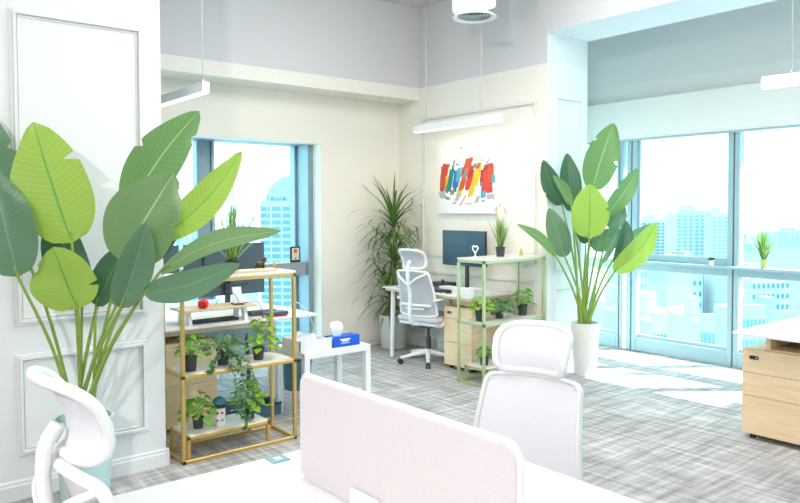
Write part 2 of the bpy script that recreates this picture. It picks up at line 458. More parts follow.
moulding('x', XR, YB + 0.09, YB + 0.50, 0.90, 2.52, 1, M['baywall'])
moulding('x', XR, YB + 0.09, YB + 0.50, 0.20, 0.78, 1, M['baywall'])

# ---------------------------------------------------------------- bay glazing (window_1)
win = bpy.data.objects.new('window_1', None); C.objects.link(win); win['kind'] = 'structure'
xs = [(-4.51, -4.44), (-4.385, -4.27), (-3.30, -3.19), (-2.21, -2.10), (-1.12, -1.01), (0.5, 0.61), (2.0, 2.11)]
for x0, x1 in xs:
    bm = B(); box(bm, (x0, YW - 0.03, 0), ((x0 + x1) / 2 - 0.007, YW + 0.06, 2.3), 0.004, 1); box(bm, ((x0 + x1) / 2 + 0.007, YW - 0.03, 0), (x1, YW + 0.06, 2.3), 0.004, 1)
    f = obj('mullion', bm, M['alum'], win)
    bm = B(); box(bm, ((x0 + x1) / 2 - 0.007, YW - 0.015, 0), ((x0 + x1) / 2 + 0.007, YW + 0.05, 2.3)); obj('gasket', bm, M['alumd'], f)
spans = [(-5.2, -4.51), (-4.27, -3.30), (-3.19, -2.21), (-2.10, -1.12), (-1.01, 0.5), (0.61, 2.0), (2.11, 3.0)]
for i, (x0, x1) in enumerate(spans):
    bm = B(); box(bm, (x0, YW - 0.03, 0.85), (x1, YW + 0.06, 0.95), 0.004, 1); obj('middle_rail', bm, M['alum'], win)
    bm = B(); box(bm, (x0, YW - 0.03, 0.0), (x1, YW + 0.06, 0.14), 0.004, 1); obj('bottom_rail', bm, M['alum'], win)
    bm = B(); box(bm, (x0, YW + 0.01, 0.14), (x1, YW + 0.05, 0.17)); obj('glazing_bead', bm, M['alum'], win)
    bm = B(); box(bm, (x0, YW + 0.028, 0.17), (x1, YW + 0.036, 0.85)); box(bm, (x0, YW + 0.028, 0.95), (x1, YW + 0.036, 2.3)); obj('pane', bm, M['glass'], win)
# opening sash in the first wide bay
bm = B(); x0, x1 = -4.27, -3.30
for r in ((x0, x1, 0.95, 1.02), (x0, x0 + 0.025, 1.02, 2.3), (x1 - 0.02, x1, 1.02, 2.3)):
    box(bm, (r[0], YW + 0.0, r[2]), (r[1], YW + 0.027, r[3]), 0.003, 1)
sash = obj('opening_sash', bm, M['alum'], win)
bm = B(); tube(bm, smooth_pts([(-3.86, YW - 0.005, 1.035), (-3.86, YW - 0.03, 1.05), (-3.80, YW - 0.035, 1.055), (-3.73, YW - 0.03, 1.045)], 4), 0.008, 6); obj('sash_handle', bm, M['alumg'], sash)
# roller blind
t = thing('roller_blind', 'pale white roller blind drawn a little down over the tall bay windows', 'blind')
bm = B(); box(bm, (-5.15, YW - 0.055, 2.21), (2.95, YW - 0.05, 2.62)); obj('blind_fabric', bm, mat('blind_cloth', (0.84, 0.88, 0.87), 0.9, var=0.01, spec=0.05), t)
bm = B(); box(bm, (-5.15, YW - 0.062, 2.195), (2.95, YW - 0.043, 2.215), 0.004); obj('bottom_bar', bm, M['alum'], t)
rebase(t, (-1, YW - 0.05, 2.2))

# ---------------------------------------------------------------- left window (window_2)
win = bpy.data.objects.new('window_2', None); C.objects.link(win); win['kind'] = 'structure'
XG = -6.76
bm = B(); box(bm, (XG - 0.02, 4.02, 0), (-6.46, 4.08, 2.17)); box(bm, (XG - 0.02, 3.99, 0), (XG + 0.08, 4.02, 2.17), 0.003, 1); obj('jamb_cladding', bm, M['clad'], win)
bm = B(); box(bm, (XG - 0.02, 1.2, 2.17), (-6.46, 4.08, 2.23)); obj('head_lining', bm, M['clad'], win)
bm = B(); box(bm, (XG - 0.03, 2.90, 0), (XG + 0.07, 3.035, 2.17), 0.003, 1); mu = obj('mullion', bm, M['clad'], win)
bm = B(); box(bm, (XG - 0.03, 3.035, 0), (XG + 0.06, 3.055, 2.17)); obj('gasket', bm, M['alumd'], mu)
bm = B(); box(bm, (XG - 0.03, 3.055, 0), (XG + 0.07, 3.085, 2.17), 0.003, 1); obj('mullion', bm, M['alum'], win)
bm = B(); box(bm, (XG - 0.03, 1.2, 0), (XG + 0.07, 1.3, 2.17), 0.003, 1); obj('mullion', bm, M['clad'], win)
for y0, y1 in ((1.3, 2.90), (3.085, 3.99)):
    bm = B(); box(bm, (XG - 0.004, y0, 0.1), (XG + 0.004, y1, 2.17)); obj('pane', bm, M['glass'], win)
    bm = B(); box(bm, (XG - 0.03, y0, 0.0), (XG + 0.07, y1, 0.1), 0.003, 1); obj('bottom_rail', bm, M['clad'], win)
bm = B(); box(bm, (XG + 0.08, 1.3, 0.80), (-6.50, 4.02, 0.94), 0.004, 1); obj('sill_rail', bm, M['alumg'], win)

# ================================================================ THE CITY OUTSIDE
bm = B(); box(bm, (-900, -500, -72), (700, 900, -70)); S('city_ground', bm, M['ground'])['kind'] = 'structure'
win_mesh = {}
def building(label, pxl, pxr, pyt, d, nx, nz, wall, winm, wfrac=(0.55, 0.5), rot=0.0, depth=None, name='tower_block', ztop_extra=None, zlow=-40, group=None):
    a, c = at(pxl, pyt, d), at(pxr, pyt, d)
    wd = (c - a).length; ctr = (a + c) / 2; top = ctr.z
    t = thing(name, label, 'building', group)
    dp = depth or wd * 0.8
    bm = B(); box(bm, (-wd / 2, 0, -70 - 0), (wd / 2, dp, top))
    box(bm, (-wd / 2, 0, top), (wd / 2, 0.4, top + 0.9)); box(bm, (-wd * 0.2, dp * 0.3, top), (wd * 0.15, dp * 0.6, top + 2.4))
    obj('walls', bm, wall, t)
    cw, chh = wd / nx, (top - zlow) / nz
    key = (round(cw * wfrac[0], 2), round(chh * wfrac[1], 2), winm.name)
    bm = B(); box(bm, (-key[0] / 2, -0.12, -key[1] / 2), (key[0] / 2, 0.05, key[1] / 2))
    first = obj('window', bm, winm, t)
    k = 0
    for i in range(nx):
        for j in range(nz):
            if k == 0: o = first
            elif k >= 100: break
            else:
                o = first.copy(); C.objects.link(o); o.parent = t
            o.location = (-wd / 2 + (i + 0.5) * cw, 0, top - (j + 0.55) * chh); k += 1
    ang = math.atan2(CR.y, CR.x) + rot
    t.location = (ctr.x, ctr.y, 0); t.rotation_euler = (0, 0, ang)
    return t, wd, top
t, wd, top = building('cyan high-rise with curved arched roof crest seen right of the slate monitors', 260, 303, 205, 150, 4, 20, M['bw'], M['bc'], (0.80, 0.62), 0.0, zlow=-26)
bm = B()   # quarter-round crest
pts = [(-wd * 0.40, top)] + [(-wd * 0.40 + wd * 0.62 * (1 - math.cos(k / 12 * PI / 2)), top + 6.2 * math.sin(k / 12 * PI / 2)) for k in range(13)] + [(wd * 0.22, top)]
prism(bm, pts, 'y', 1.0, 2.2); obj('roof_crest', bm, M['bp'], t)
bm = B(); cyl(bm, (wd * 0.24, 1.5, top), (wd * 0.24, 1.5, top + 9), 0.12, 6); cyl(bm, (wd * 0.24, 1.5, top + 7), (wd * 0.42, 1.5, top + 6.2), 0.08, 6); obj('mast', bm, M['bc'], t)
fc = bpy.data.curves.new('roof_sign', 'FONT'); fc.body = 'CAVA'; fc.size = 2.0; fc.extrude = 0.1; fc.align_x = 'CENTER'
tmp = bpy.data.objects.new('tmp', fc); C.objects.link(tmp); fm = bpy.data.meshes.new_from_object(tmp.evaluated_get(bpy.context.evaluated_depsgraph_get())); bpy.data.objects.remove(tmp)
fo = bpy.data.objects.new('roof_sign', fm); C.objects.link(fo); fo.parent = t; fm.materials.append(M['bc']); fo.location = (-wd * 0.16, 0.8, top + 0.5); fo.rotation_euler = (PI / 2, 0, 0); fo['label'] = 'small faint capital letters on the roof edge'
bld = [
 ('narrow cyan tower seen between the bird of paradise leaves, left of the dark window mullion', 176, 198, 222, 190, 5, 22, M['bp'], M['bc'], (0.5, 0.55), 0.2),
 ('small pale block in front of the narrow cyan tower by the left mullion', 180, 195, 236, 140, 3, 16, M['bw'], M['bwinl'], (0.4, 0.5), 0.1),
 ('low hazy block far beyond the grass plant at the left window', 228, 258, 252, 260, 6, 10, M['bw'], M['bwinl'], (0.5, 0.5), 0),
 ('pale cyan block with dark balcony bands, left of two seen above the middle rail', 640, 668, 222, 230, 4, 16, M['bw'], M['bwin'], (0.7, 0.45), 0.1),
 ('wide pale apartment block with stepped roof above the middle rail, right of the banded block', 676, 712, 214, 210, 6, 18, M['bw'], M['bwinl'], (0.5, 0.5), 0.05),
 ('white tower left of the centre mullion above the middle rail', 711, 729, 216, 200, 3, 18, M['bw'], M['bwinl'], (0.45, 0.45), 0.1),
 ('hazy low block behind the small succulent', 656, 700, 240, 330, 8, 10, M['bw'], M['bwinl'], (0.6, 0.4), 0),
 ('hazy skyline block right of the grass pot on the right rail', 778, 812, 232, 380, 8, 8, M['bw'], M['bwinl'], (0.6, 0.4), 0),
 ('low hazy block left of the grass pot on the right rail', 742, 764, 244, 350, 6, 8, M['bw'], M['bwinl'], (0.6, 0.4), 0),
 ('white block with many square windows seen under the rail behind the oak pedestal desk', 750, 792, 280, 120, 8, 11, M['bw'], M['bwin'], (0.42, 0.45), 0.15, 14, -30),
 ('long white block with punched windows low in the wide lower pane', 664, 694, 312, 105, 6, 7, M['bw'], M['bwin'], (0.35, 0.5), 0.5, 16, -30),
 ('pale cyan banded tower in the middle of the wide lower pane', 672, 692, 268, 150, 2, 12, M['bp'], M['bwin'], (0.85, 0.4), 0.0, 14, -35),
 ('white slab with a column of small windows right of the banded tower', 692, 703, 266, 130, 2, 13, M['bw'], M['bwin'], (0.35, 0.4), 0.0, 12, -35),
 ('saturated blue glass tower just left of the centre mullion below the rail', 721, 731, 272, 140, 3, 13, M['bc'], M['bwin'], (0.6, 0.5), 0.0, 12, -30),
 ('tall white slab beside the blue glass tower', 706, 720, 270, 160, 2, 10, M['bw'], M['bwinl'], (0.3, 0.4), 0.0, 12, -40),
 ('pale block low at the left end of the wide lower pane', 632, 650, 310, 90, 5, 6, M['bw'], M['bwin'], (0.5, 0.4), 0.2, 14, -28),
 ('pale patterned block at the upper left of the wide lower pane', 634, 662, 268, 200, 6, 9, M['bw'], M['bwinl'], (0.5, 0.45), 0.1, 20, -45),
 ('blue-grey podium block behind the tall white plant pot', 604, 620, 312, 165, 3, 6, M['bp'], M['bwin'], (0.5, 0.5), 0.1, 14, -30),
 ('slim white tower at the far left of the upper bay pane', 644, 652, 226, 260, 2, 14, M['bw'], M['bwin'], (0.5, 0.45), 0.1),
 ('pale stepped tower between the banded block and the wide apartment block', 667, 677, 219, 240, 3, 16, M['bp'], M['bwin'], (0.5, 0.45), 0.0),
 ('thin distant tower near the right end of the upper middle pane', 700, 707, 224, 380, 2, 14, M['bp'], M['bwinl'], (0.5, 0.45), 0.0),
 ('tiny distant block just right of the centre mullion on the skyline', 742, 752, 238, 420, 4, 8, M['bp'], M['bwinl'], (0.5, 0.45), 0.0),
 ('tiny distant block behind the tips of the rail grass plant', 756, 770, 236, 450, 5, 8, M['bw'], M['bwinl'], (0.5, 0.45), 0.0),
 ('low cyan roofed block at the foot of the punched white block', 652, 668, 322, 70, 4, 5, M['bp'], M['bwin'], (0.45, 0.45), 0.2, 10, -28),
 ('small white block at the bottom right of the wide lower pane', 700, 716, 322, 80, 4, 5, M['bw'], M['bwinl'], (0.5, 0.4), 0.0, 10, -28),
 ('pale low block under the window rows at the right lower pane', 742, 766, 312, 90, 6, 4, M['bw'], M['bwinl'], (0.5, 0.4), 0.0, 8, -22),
 ('pale cyan low block beside the right desk top outside the window', 768, 798, 318, 95, 6, 4, M['bp'], M['bwin'], (0.5, 0.4), 0.1, 8, -24),
]
for q in bld:
    lab, a1, a2, yt, d, nx, nz, wl, wn, fr, rt = q[:11]
    building(lab, a1, a2, yt, d, nx, nz, wl, wn, fr, rt, q[11] if len(q) > 11 else None, zlow=q[12] if len(q) > 12 else -20)
# ribbed dome hall
t = thing('domed_hall', 'pale blue vaulted hall roof just above the middle rail near the succulent', 'building')
c = at(704, 250, 290); bm = B()
lathe(bm, [(13, -70), (13, c.z - 5), (12, c.z - 2.6), (9, c.z - 0.6), (5, c.z + 0.5), (0.01, c.z + 0.9)], (c.x, c.y, 0), 28); obj('vault', bm, M['bp'], t); rebase(t, (c.x, c.y, 0))

# ================================================================ BIG LEAVES
def leaf(bm, base, tip, width, nrm, sag=0.0, fold=0.12, notches=(), shape=0.55, side=0.0, nseg=26, lo=-1.0, hi=1.0):
    base = Vector(base); tip = Vector(tip); t = tip - base; L = t.length; td = t.normalized()
    nrm = Vector(nrm); s = td.cross(nrm).normalized(); n = s.cross(td).normalized()
    uvl = bm.loops.layers.uv.verify(); K = 10; rows = []
    for i in range(nseg + 1):
        u = i / nseg
        c = base + t * u + n * sag * L * math.sin(PI * u) + s * side * L * math.sin(PI * u)
        p = max(0.0, math.sin(PI * u ** 0.82)) ** 0.50
        if u > 0.6: p *= 1 - 0.30 * ((u - 0.6) / 0.4) ** 1.5
        row = []
        for j in range(K + 1):
            v = lo + (hi - lo) * j / K; ww = width / 2 * p
            for (nu, sd, dep) in notches:
                if sd * v > 0:
                    q = max(0, 1 - abs(u - nu) / 0.025)
                    ww *= 1 - dep * q * abs(v)
            wob = 0.03 * width * math.sin(u * 9 + v * 3) * abs(v)
            row.append((bm.verts.new(c + s * ww * v + n * (fold * ww * abs(v) * 2 + wob)), u, v))
        rows.append(row)
    for a, b_ in zip(rows, rows[1:]):
        for j in range(K):
            q = (a[j], a[j + 1], b_[j + 1], b_[j])
            try: f = bm.faces.new([x[0] for x in q])
            except ValueError: continue
            f.smooth = True
            for lp, x in zip(f.loops, q): lp[uvl].uv = (x[1], x[2])
    return bm

def big_plant(name, label, cat, base, pot_fn, leaves, crown, dflt_n, rstem=0.007, label_map=None):
    """leaves: (base pt, tip pt, width, normal offset, material, sag, fold, notches, side, label)"""
    t = thing(name, label, cat); pot_fn(t)
    for q in leaves:
        lb, lt, wd, nn, mt, sag, fold, nts, sd, lab = q
        bm = B(); leaf(bm, lb, lt, wd, nn, sag, fold, nts, side=sd)
        lf = obj('leaf', bm, mt, t, sm=True)
        if lab: lf['label'] = lab
        # stalk from the crown to the leaf base
        c = Vector(crown) + Vector((random.uniform(-.05, .05), random.uniform(-.05, .05), 0))
        lb = Vector(lb); d = (Vector(lt) - lb).normalized()
        mid = c.lerp(lb, 0.5); q = c.lerp(lb, 0.42); mid.x = q.x; mid.y = q.y; mid.z += 0.03 * (lb - c).length
        pts = smooth_pts([c, mid, lb, lb + d * 0.05], 6)
        bm = B(); tube(bm, pts, [rstem * (1.5 - 0.9 * i / (len(pts) - 1)) for i in range(len(pts))], 7)
        obj('leaf_stalk', bm, M['stem'], t)
    return t

TO = -CF            # towards the viewer's side of the room
# ---- left bird of paradise (in front of the column wall)
def pot_left(t):
    bm = B(); lathe(bm, [(0.112, 0), (0.117, 0.02), (0.140, 0.42), (0.145, 0.44), (0.132, 0.44), (0.128, 0.39)], (-3.86, 1.05, 0), 36); obj('pot', bm, M['pott'], t)
    bm = B(); lathe(bm, [(0.128, 0.39), (0.08, 0.40), (0.0001, 0.405)], (-3.86, 1.05, 0), 24); obj('soil', bm, M['soil'], t)
D0 = 3.55
def A(px, py, d=D0): return at(px, py, d)
L = [
 (A(16, 230, 3.6), A(-24, 100, 3.5), 0.24, TO + CR * 0.3, M['blue'], .02, .1, ((.4, 1, .5), (.62, 1, .4)), 0, None),
 (A(18, 277, 3.35), A(-9, 168, 3.3), 0.25, TO + CR * 0.5, M['blue'], .03, .12, (), 0, None),
 (A(72, 243, 3.45), A(33, 122, 3.4), 0.37, TO, M['lime'], .02, .05, ((.66, 1, .55), (.97, 1, .3)), 0.0, 'broad lime green leaf facing the room'),
 (A(78, 309, 3.5), A(53, 247, 3.45), 0.33, TO + CR * -.1, M['lime'], .02, .08, ((.75, -1, .6), (.3, 1, .5)), 0, 'short lime green leaf below the broad one'),
 (A(82, 300, 3.65), A(52, 205, 3.6), 0.22, TO, M['deep'], .02, .12, (), 0, None),
 (A(128, 212, 3.6), A(199, 111, 3.45), 0.245, TO + CR * .15, M['mid'], .03, .10, ((.55, -1, .4), (.8, 1, .4)), -0.03, None),
 (A(121, 262, 3.45), A(174, 173, 3.35), 0.35, TO, M['sage'], .03, .08, ((.9, 1, .5), (.62, 1, .3)), 0, None),
 (A(120, 308, 3.35), A(146, 222, 3.3), 0.165, TO + CR * .5, M['blue'], .02, .2, (), 0.02, None),
 (A(96, 306, 3.6), A(128, 240, 3.6), 0.15, TO, M['deep'], .02, .2, (), 0, None),
 (A(158, 238, 3.45), A(242, 151, 3.3), 0.16, TO + CR * .3, M['lime'], .02, .15, ((.9, -1, .3),), 0.06, 'narrow lime green leaf reaching to the right'),
 (A(160, 272, 3.3), A(281, 231, 3.1), 0.14, TO + Vector((0, 0, 1)) * .9, M['sage'], .06, .06, (), -0.03, 'long pointed leaf reaching over the shelf'),
 (A(144, 294, 3.35), A(240, 264, 3.2), 0.14, TO - Vector((0, 0, 1)) * .2, M['blue'], .05, .05, (), 0.03, None),
 (A(140, 262, 3.7), A(178, 232, 3.7), 0.12, TO, M['deep'], .02, .1, (), 0, None),
]
t = big_plant('bird_of_paradise', 'large bird of paradise plant with broad green leaves before the panelled white column', 'potted plant', (-3.86, 1.05, 0), pot_left, L, (-3.86, 1.05, 0.40), TO)
rebase(t, (-3.86, 1.05, 0))
# ---- right bird of paradise (by the bay pier)
PR = Vector((-3.935, 5.345, 0)); DR = 6.45
def pot_right(t):
    bm = B(); lathe(bm, [(0.092, 0), (0.098, 0.01), (0.128, 0.46), (0.130, 0.475), (0.120, 0.475), (0.115, 0.43)], PR, 36); obj('pot', bm, M['potw'], t)
    bm = B(); lathe(bm, [(0.115, 0.43), (0.06, 0.44), (0.0001, 0.445)], PR, 24); obj('soil', bm, M['soil'], t)
def A2(px, py, dd=0.0):
    d = DR + dd; p = at(px, py, d)
    while p.x < -4.13 and p.y > 5.04: d -= 0.03; p = at(px, py, d)
    return p
L = [
 (A2(592, 190, -.1), A2(614, 123, -.1), 0.30, TO, M['mid'], .02, .08, ((.45, 1, .5), (.7, -1, .4)), -0.02, 'tallest pointed leaf'),
 (A2(589, 238, -.25), A2(590, 184, -.25), 0.33, TO, M['lime'], .02, .05, ((.55, 1, .4),), 0, 'rounded lime green leaf in the centre'),
 (A2(572, 212, .05), A2(567, 153, .05), 0.20, TO, M['deep'], .02, .12, (), 0, None),
 (A2(562, 205, .05), A2(543, 160, .05), 0.18, TO, M['deep'], .02, .12, ((.4, -1, .4),), -0.05, None),
 (A2(571, 205, -.1), A2(553, 175, -.1), 0.11, TO + CR * .5, M['mid'], .02, .15, (), 0.03, None),
 (A2(565, 257, -.05), A2(549, 208, -.05), 0.20, TO, M['blue'], .03, .12, (), 0, None),
 (A2(556, 256, -.1), A2(517, 224, -.1), 0.10, TO + Vector((0, 0, .6)), M['mid'], .04, .15, (), 0.05, 'narrow leaf reaching left over the gold shelf'),
 (A2(606, 215, -.05), A2(638, 168, -.05), 0.17, TO, M['mid'], .03, .12, ((.5, -1, .3),), 0.03, None),
 (A2(609, 228, .0), A2(624, 204, .0), 0.17, TO, M['blue'], .02, .12, (), 0, None),
 (A2(590, 246, .1), A2(626, 232, .1), 0.20, TO, M['blue'], .05, .1, (), 0, None),
 (A2(617, 268, -.15), A2(626, 220, -.15), 0.16, TO, M['deep'], .04, .15, ((.5, 1, .3), (.7, 1, .3)), 0.05, None),
 (A2(602, 263, -.2), A2(616, 234, -.2), 0.10, TO + CR, M['sage'], .02, .1, (), 0, None),
 (A2(614, 272, -.2), A2(657, 222, -.2), 0.21, TO, M['lime'], .04, .10, ((.5, 1, .25),), 0.06, 'drooping lime green leaf reaching toward the window'),
 (A2(622, 244, .1), A2(652, 224, .1), 0.06, TO, M['blue'], .06, .15, (), -0.06, None),
 (A2(586, 244, .15), A2(574, 196, .15), 0.16, TO, M['deep'], .02, .15, (), 0, None),
]
t = big_plant('bird_of_paradise', 'bird of paradise plant in a tall tapered white pot beside the bay window', 'potted plant', PR, pot_right, L, PR + Vector((0, 0, 0.44)), TO, 0.008)
rebase(t, PR)

# ================================================================ DRACAENA in the far corner
t = thing('dracaena', 'spiky three-stemmed dracaena in a grey cylindrical pot in the far corner', 'potted plant')
DC = Vector((-6.03, 4.82, 0))
bm = B(); lathe(bm, [(0.125, 0), (0.135, 0.01), (0.155, 0.345), (0.157, 0.36), (0.143, 0.36), (0.138, 0.31)], DC, 36); obj('pot', bm, M['potg'], t)
bm = B(); lathe(bm, [(0.138, 0.31), (0.07, 0.32), (0.0001, 0.325)], DC, 20); obj('soil', bm, M['soil'], t)
def ribbon(bm, base, d, L_, wd, droop, n=8):
    """one strap leaf arching out"""
    uvl = bm.loops.layers.uv.verify()
    d = Vector(d).normalized(); s = d.cross(Vector((0, 0, 1)))
    if s.length < .05: s = Vector((1, 0, 0))
    s.normalize(); p = Vector(base); rows = []
    for i in range(n + 1):
        u = i / n; w_ = wd / 2 * min(1, 0.55 + 2.2 * u) * (1 - u ** 2.2) + 0.0006
        rows.append((bm.verts.new(p - s * w_), bm.verts.new(p + s * w_), u))
        d = (d + Vector((0, 0, -droop / n))).normalized(); p = p + d * (L_ / n)
    for a, c_ in zip(rows, rows[1:]):
        f = bm.faces.new((a[0], a[1], c_[1], c_[0])); f.smooth = True
        for lp, uv in zip(f.loops, ((a[2], -1), (a[2], 1), (c_[2], 1), (c_[2], -1))): lp[uvl].uv = uv
def fit(p):
    """keep foliage tips inside the corner"""
    return Vector((max(p.x, -6.29), min(p.y, 5.10), p.z))
for k, (dx, dy, hh, nl, LL) in enumerate(((0.0, 0.0, 1.34, 64, 0.62), (0.08, -0.05, 0.94, 58, 0.60), (-0.10, -0.06, 0.58, 46, 0.55))):
    c0 = DC + Vector((dx * 0.7, dy * 0.7, 0.31)); c1 = DC + Vector((dx * 0.4, dy * 0.4, hh))
    bm = B(); tube(bm, smooth_pts([c0, (c0 + c1) / 2 + Vector((0.01, 0.008, 0)), c1], 5), 0.016, 8); obj('trunk', bm, M['trunk'], t)
    bm = B()
    for i in range(nl):
        u = (i + .5) / nl; az = i * 2.39996; el = math.radians(78 - 86 * u + random.uniform(-8, 8))
        d = Vector((math.cos(az) * math.cos(el), math.sin(az) * math.cos(el), math.sin(el)))
        L_ = LL * (0.72 + 0.38 * math.sin(PI * min(1, u + .25))) * random.uniform(.85, 1.1)
        ribbon(bm, c1 + Vector((0, 0, 0.03 - 0.16 * u)), d, L_ * 0.92, 0.030, random.uniform(.9, 1.9))
    for v in bm.verts: v.co = fit(v.co)
    obj('leaf_rosette', bm, M['drac'], t, sm=True)
    if k == 0:
        bm = B()
        for i in range(9):
            az = i * 2.4; el = math.radians(86 - 2.6 * i)
            ribbon(bm, c1 + Vector((0, 0, 0.0)), (math.cos(az) * math.cos(el), math.sin(az) * math.cos(el), math.sin(el)), random.uniform(.20, .30), 0.02, .1)
        o = obj('young_shoot', bm, M['dracl'], t, sm=True); o['label'] = 'bright yellow-green young shoot'
rebase(t, DC)

# ================================================================ OFFICE CHAIRS
def make_chair(label, meshm, arms=True):
    t = thing('office_chair', label, 'chair')
    def back(u, v):   # u -1..1, v 0..1
        z = 0.50 + 0.43 * v; hw = 0.215 - 0.035 * v
        return Vector((u * hw, -0.19 - 0.095 * v + 0.035 * u * u + 0.02 * math.sin(PI * v), z + 0.012 * (1 - u * u) * (1 if v > .5 else -1)))
    # frame loop
    loop = []
    def corner(pts): loop.extend(pts)
    n = 10
    for i in range(n + 1): loop.append(back(-0.86 + 1.72 * i / n, 0))
    for i in range(1, 8): a = PI / 2 * i / 8; loop.append(back(0.86 + 0.14 * math.sin(a), 0.06 - 0.06 * math.cos(a)))
    for i in range(n + 1): loop.append(back(1, 0.06 + 0.88 * i / n))
    for i in range(1, 8): a = PI / 2 * i / 8; loop.append(back(0.86 + 0.14 * math.cos(a), 0.94 + 0.06 * math.sin(a)))
    for i in range(n + 1): loop.append(back(0.86 - 1.72 * i / n, 1))
    for i in range(1, 8): a = PI / 2 * i / 8; loop.append(back(-0.86 - 0.14 * math.sin(a), 0.94 + 0.06 * math.cos(a)))
    for i in range(n + 1): loop.append(back(-1, 0.94 - 0.88 * i / n))
    for i in range(1, 8): a = PI / 2 * i / 8; loop.append(back(-0.86 - 0.14 * math.cos(a), 0.06 - 0.06 * math.sin(a)))
    bm = B(); tube(bm, loop, 0.015, 10, True, ry=0.010); obj('back_frame', bm, M['whitep'], t)
    def sheet(fn, m_, name, nu=14, nv=12, rr=0.92):
        bm = B(); g = []
        for j in range(nv + 1):
            v = j / nv; row = []
            for i in range(nu + 1):
                u = -1 + 2 * i / nu
                k = 1.0
                e = abs(2 * v - 1)
                if e > .85: k = 1 - 0.12 * ((e - .85) / .15) ** 2
                row.append(bm.verts.new(fn(u * k * .985, v)))
            g.append(row)
        for j in range(nv):
            for i in range(nu):
                f = bm.faces.new((g[j][i], g[j][i + 1], g[j + 1][i + 1], g[j + 1][i])); f.smooth = True
        return obj(name, bm, m_, t, sm=True)
    sheet(back, meshm, 'back_mesh')
    # lumbar rest
    bm = B(); tube(bm, [Vector((u * .17, -0.225 + 0.03 * u * u, 0.60)) for u in [-1 + .2 * i for i in range(11)]], 0.014, 8)
    tube(bm, [Vector((u * .10, -0.235 + 0.03 * u * u, 0.565)) for u in [-1 + .25 * i for i in range(9)]], 0.010, 8); obj('lumbar_rest', bm, M['whitep'], t)
    # Y-shaped spine and headrest stem
    bm = B()
    tube(bm, smooth_pts([(0, -0.08, 0.40), (0, -0.24, 0.42), (0, -0.29, 0.52), (0, -0.285, 0.70), (0, -0.315, 0.86), (0, -0.315, 0.98), (0, -0.285, 1.035)], 6), 0.017, 10)
    for s in (-1, 1):
        tube(bm, smooth_pts([(0, -0.31, 0.80), (s * .09, -0.31, 0.87), (s * .172, -0.25, 0.92)], 6), 0.012, 8)
    obj('spine', bm, M['whitep'], t)
    # headrest
    def head(u, v):
        w_ = 0.135 - 0.006 * math.cos(v * PI)
        return Vector((u * w_, -0.255 + 0.045 * u * u - 0.055 * (v - .35) ** 2 * 2.4 - 0.02 * v, 0.955 + 0.185 * v + .008 * (1 - u * u)))
    lp = []
    for i in range(25):
        pass
    for i in range(56):
        a = 2 * PI * i / 56; cx = math.copysign(abs(math.cos(a)) ** 0.42, math.cos(a)); sy = math.copysign(abs(math.sin(a)) ** 0.42, math.sin(a))
        lp.append(head(cx, 0.5 + 0.5 * sy))
    bm = B(); tube(bm, lp, 0.014, 10, True); obj('headrest_frame', bm, M['whitep'], t)
    sheet(head, meshm, 'headrest_mesh', 12, 8)
    # seat
    bm = B(); box(bm, (-0.235, -0.20, 0.425), (0.235, 0.27, 0.485), 0.028, 4); obj('seat', bm, M['seat'], t)
    bm = B(); box(bm, (-0.22, -0.18, 0.395), (0.22, 0.25, 0.43), 0.012, 2); obj('seat_shell', bm, M['whitep'], t)
    # arm loops
    for s in ((-1, 1) if arms else ()):
        bm = B(); x = s * 0.235
        tube(bm, smooth_pts([(x * .88, -0.205, 0.655), (x * 1.04, -0.10, 0.665), (x * 1.06, 0.02, 0.655), (x * 1.06, 0.05, 0.62), (x * 1.02, -0.04, 0.50), (x * .95, -0.10, 0.41), (x * .6, -0.10, 0.40)], 6), 0.019, 8, ry=0.013); obj('armrest', bm, M['whitep'], t)
    bm = B(); box(bm, (-0.09, -0.13, 0.36), (0.09, 0.09, 0.40), 0.01); cyl(bm, (0, -0.02, 0.22), (0, -0.02, 0.37), 0.016, 12); cyl(bm, (0, -0.02, 0.10), (0, -0.02, 0.26), 0.025, 14); obj('gas_lift', bm, M['dark'], t)
    bm = B(); lathe(bm, [(0.04, 0.085), (0.045, 0.10), (0.035, 0.13), (0.028, 0.14)], (0, -0.02, 0), 20)
    ends = []
    for k in range(5):
        a = 2 * PI * k / 5 + 0.35; e = Vector((math.cos(a) * .27, -0.02 + math.sin(a) * .27, 0.062)); ends.append(e)
        tube(bm, [Vector((0, -0.02, 0.112)), Vector((0, -0.02, 0.11)).lerp(e, .5) + Vector((0, 0, .006)), e], [0.026, 0.021, 0.015], 8)
    obj('star_base', bm, M['whitep'], t)
    for e in ends:
        bm = B()
        for s in (-1, 1):
            d = Vector((e.x, e.y + .02, 0)).normalized(); pd = Vector((-d.y, d.x, 0))
            c = Vector((e.x, e.y, 0.026)); cyl(bm, c + pd * s * .006, c + pd * s * .022, 0.026, 16)
        cyl(bm, Vector((e.x, e.y, 0.03)), Vector((e.x, e.y, 0.06)), 0.008, 8)
        obj('caster', bm, M['black'], t)
    return t
ch = make_chair('grey mesh office chair with white frame turned to the far desk, beside the dracaena', M['meshg'])
ch.location = (-5.235, 4.63, 0); ch.scale = (1.05, 1.03, 0.97); ch.rotation_euler = (0, 0, math.radians(10)); ch['group'] = 'white office chairs'
c2 = make_chair('white mesh office chair seen from the front behind the white desk in the foreground', M['mesh'], False)
c2.location = (-1.69, 1.84, 0); c2.rotation_euler = (0, 0, math.radians(198)); c2.scale = (1.03, 1.0, 0.92); c2['group'] = 'white office chairs'
c3 = make_chair('bright white office chair seen from behind at the lower left corner', M['mesh'])
c3.location = (-1.735, 0.70, 0); c3.rotation_euler = (0, 0, math.radians(1)); c3.scale = (1, 1, 0.985); c3['group'] = 'white office chairs'

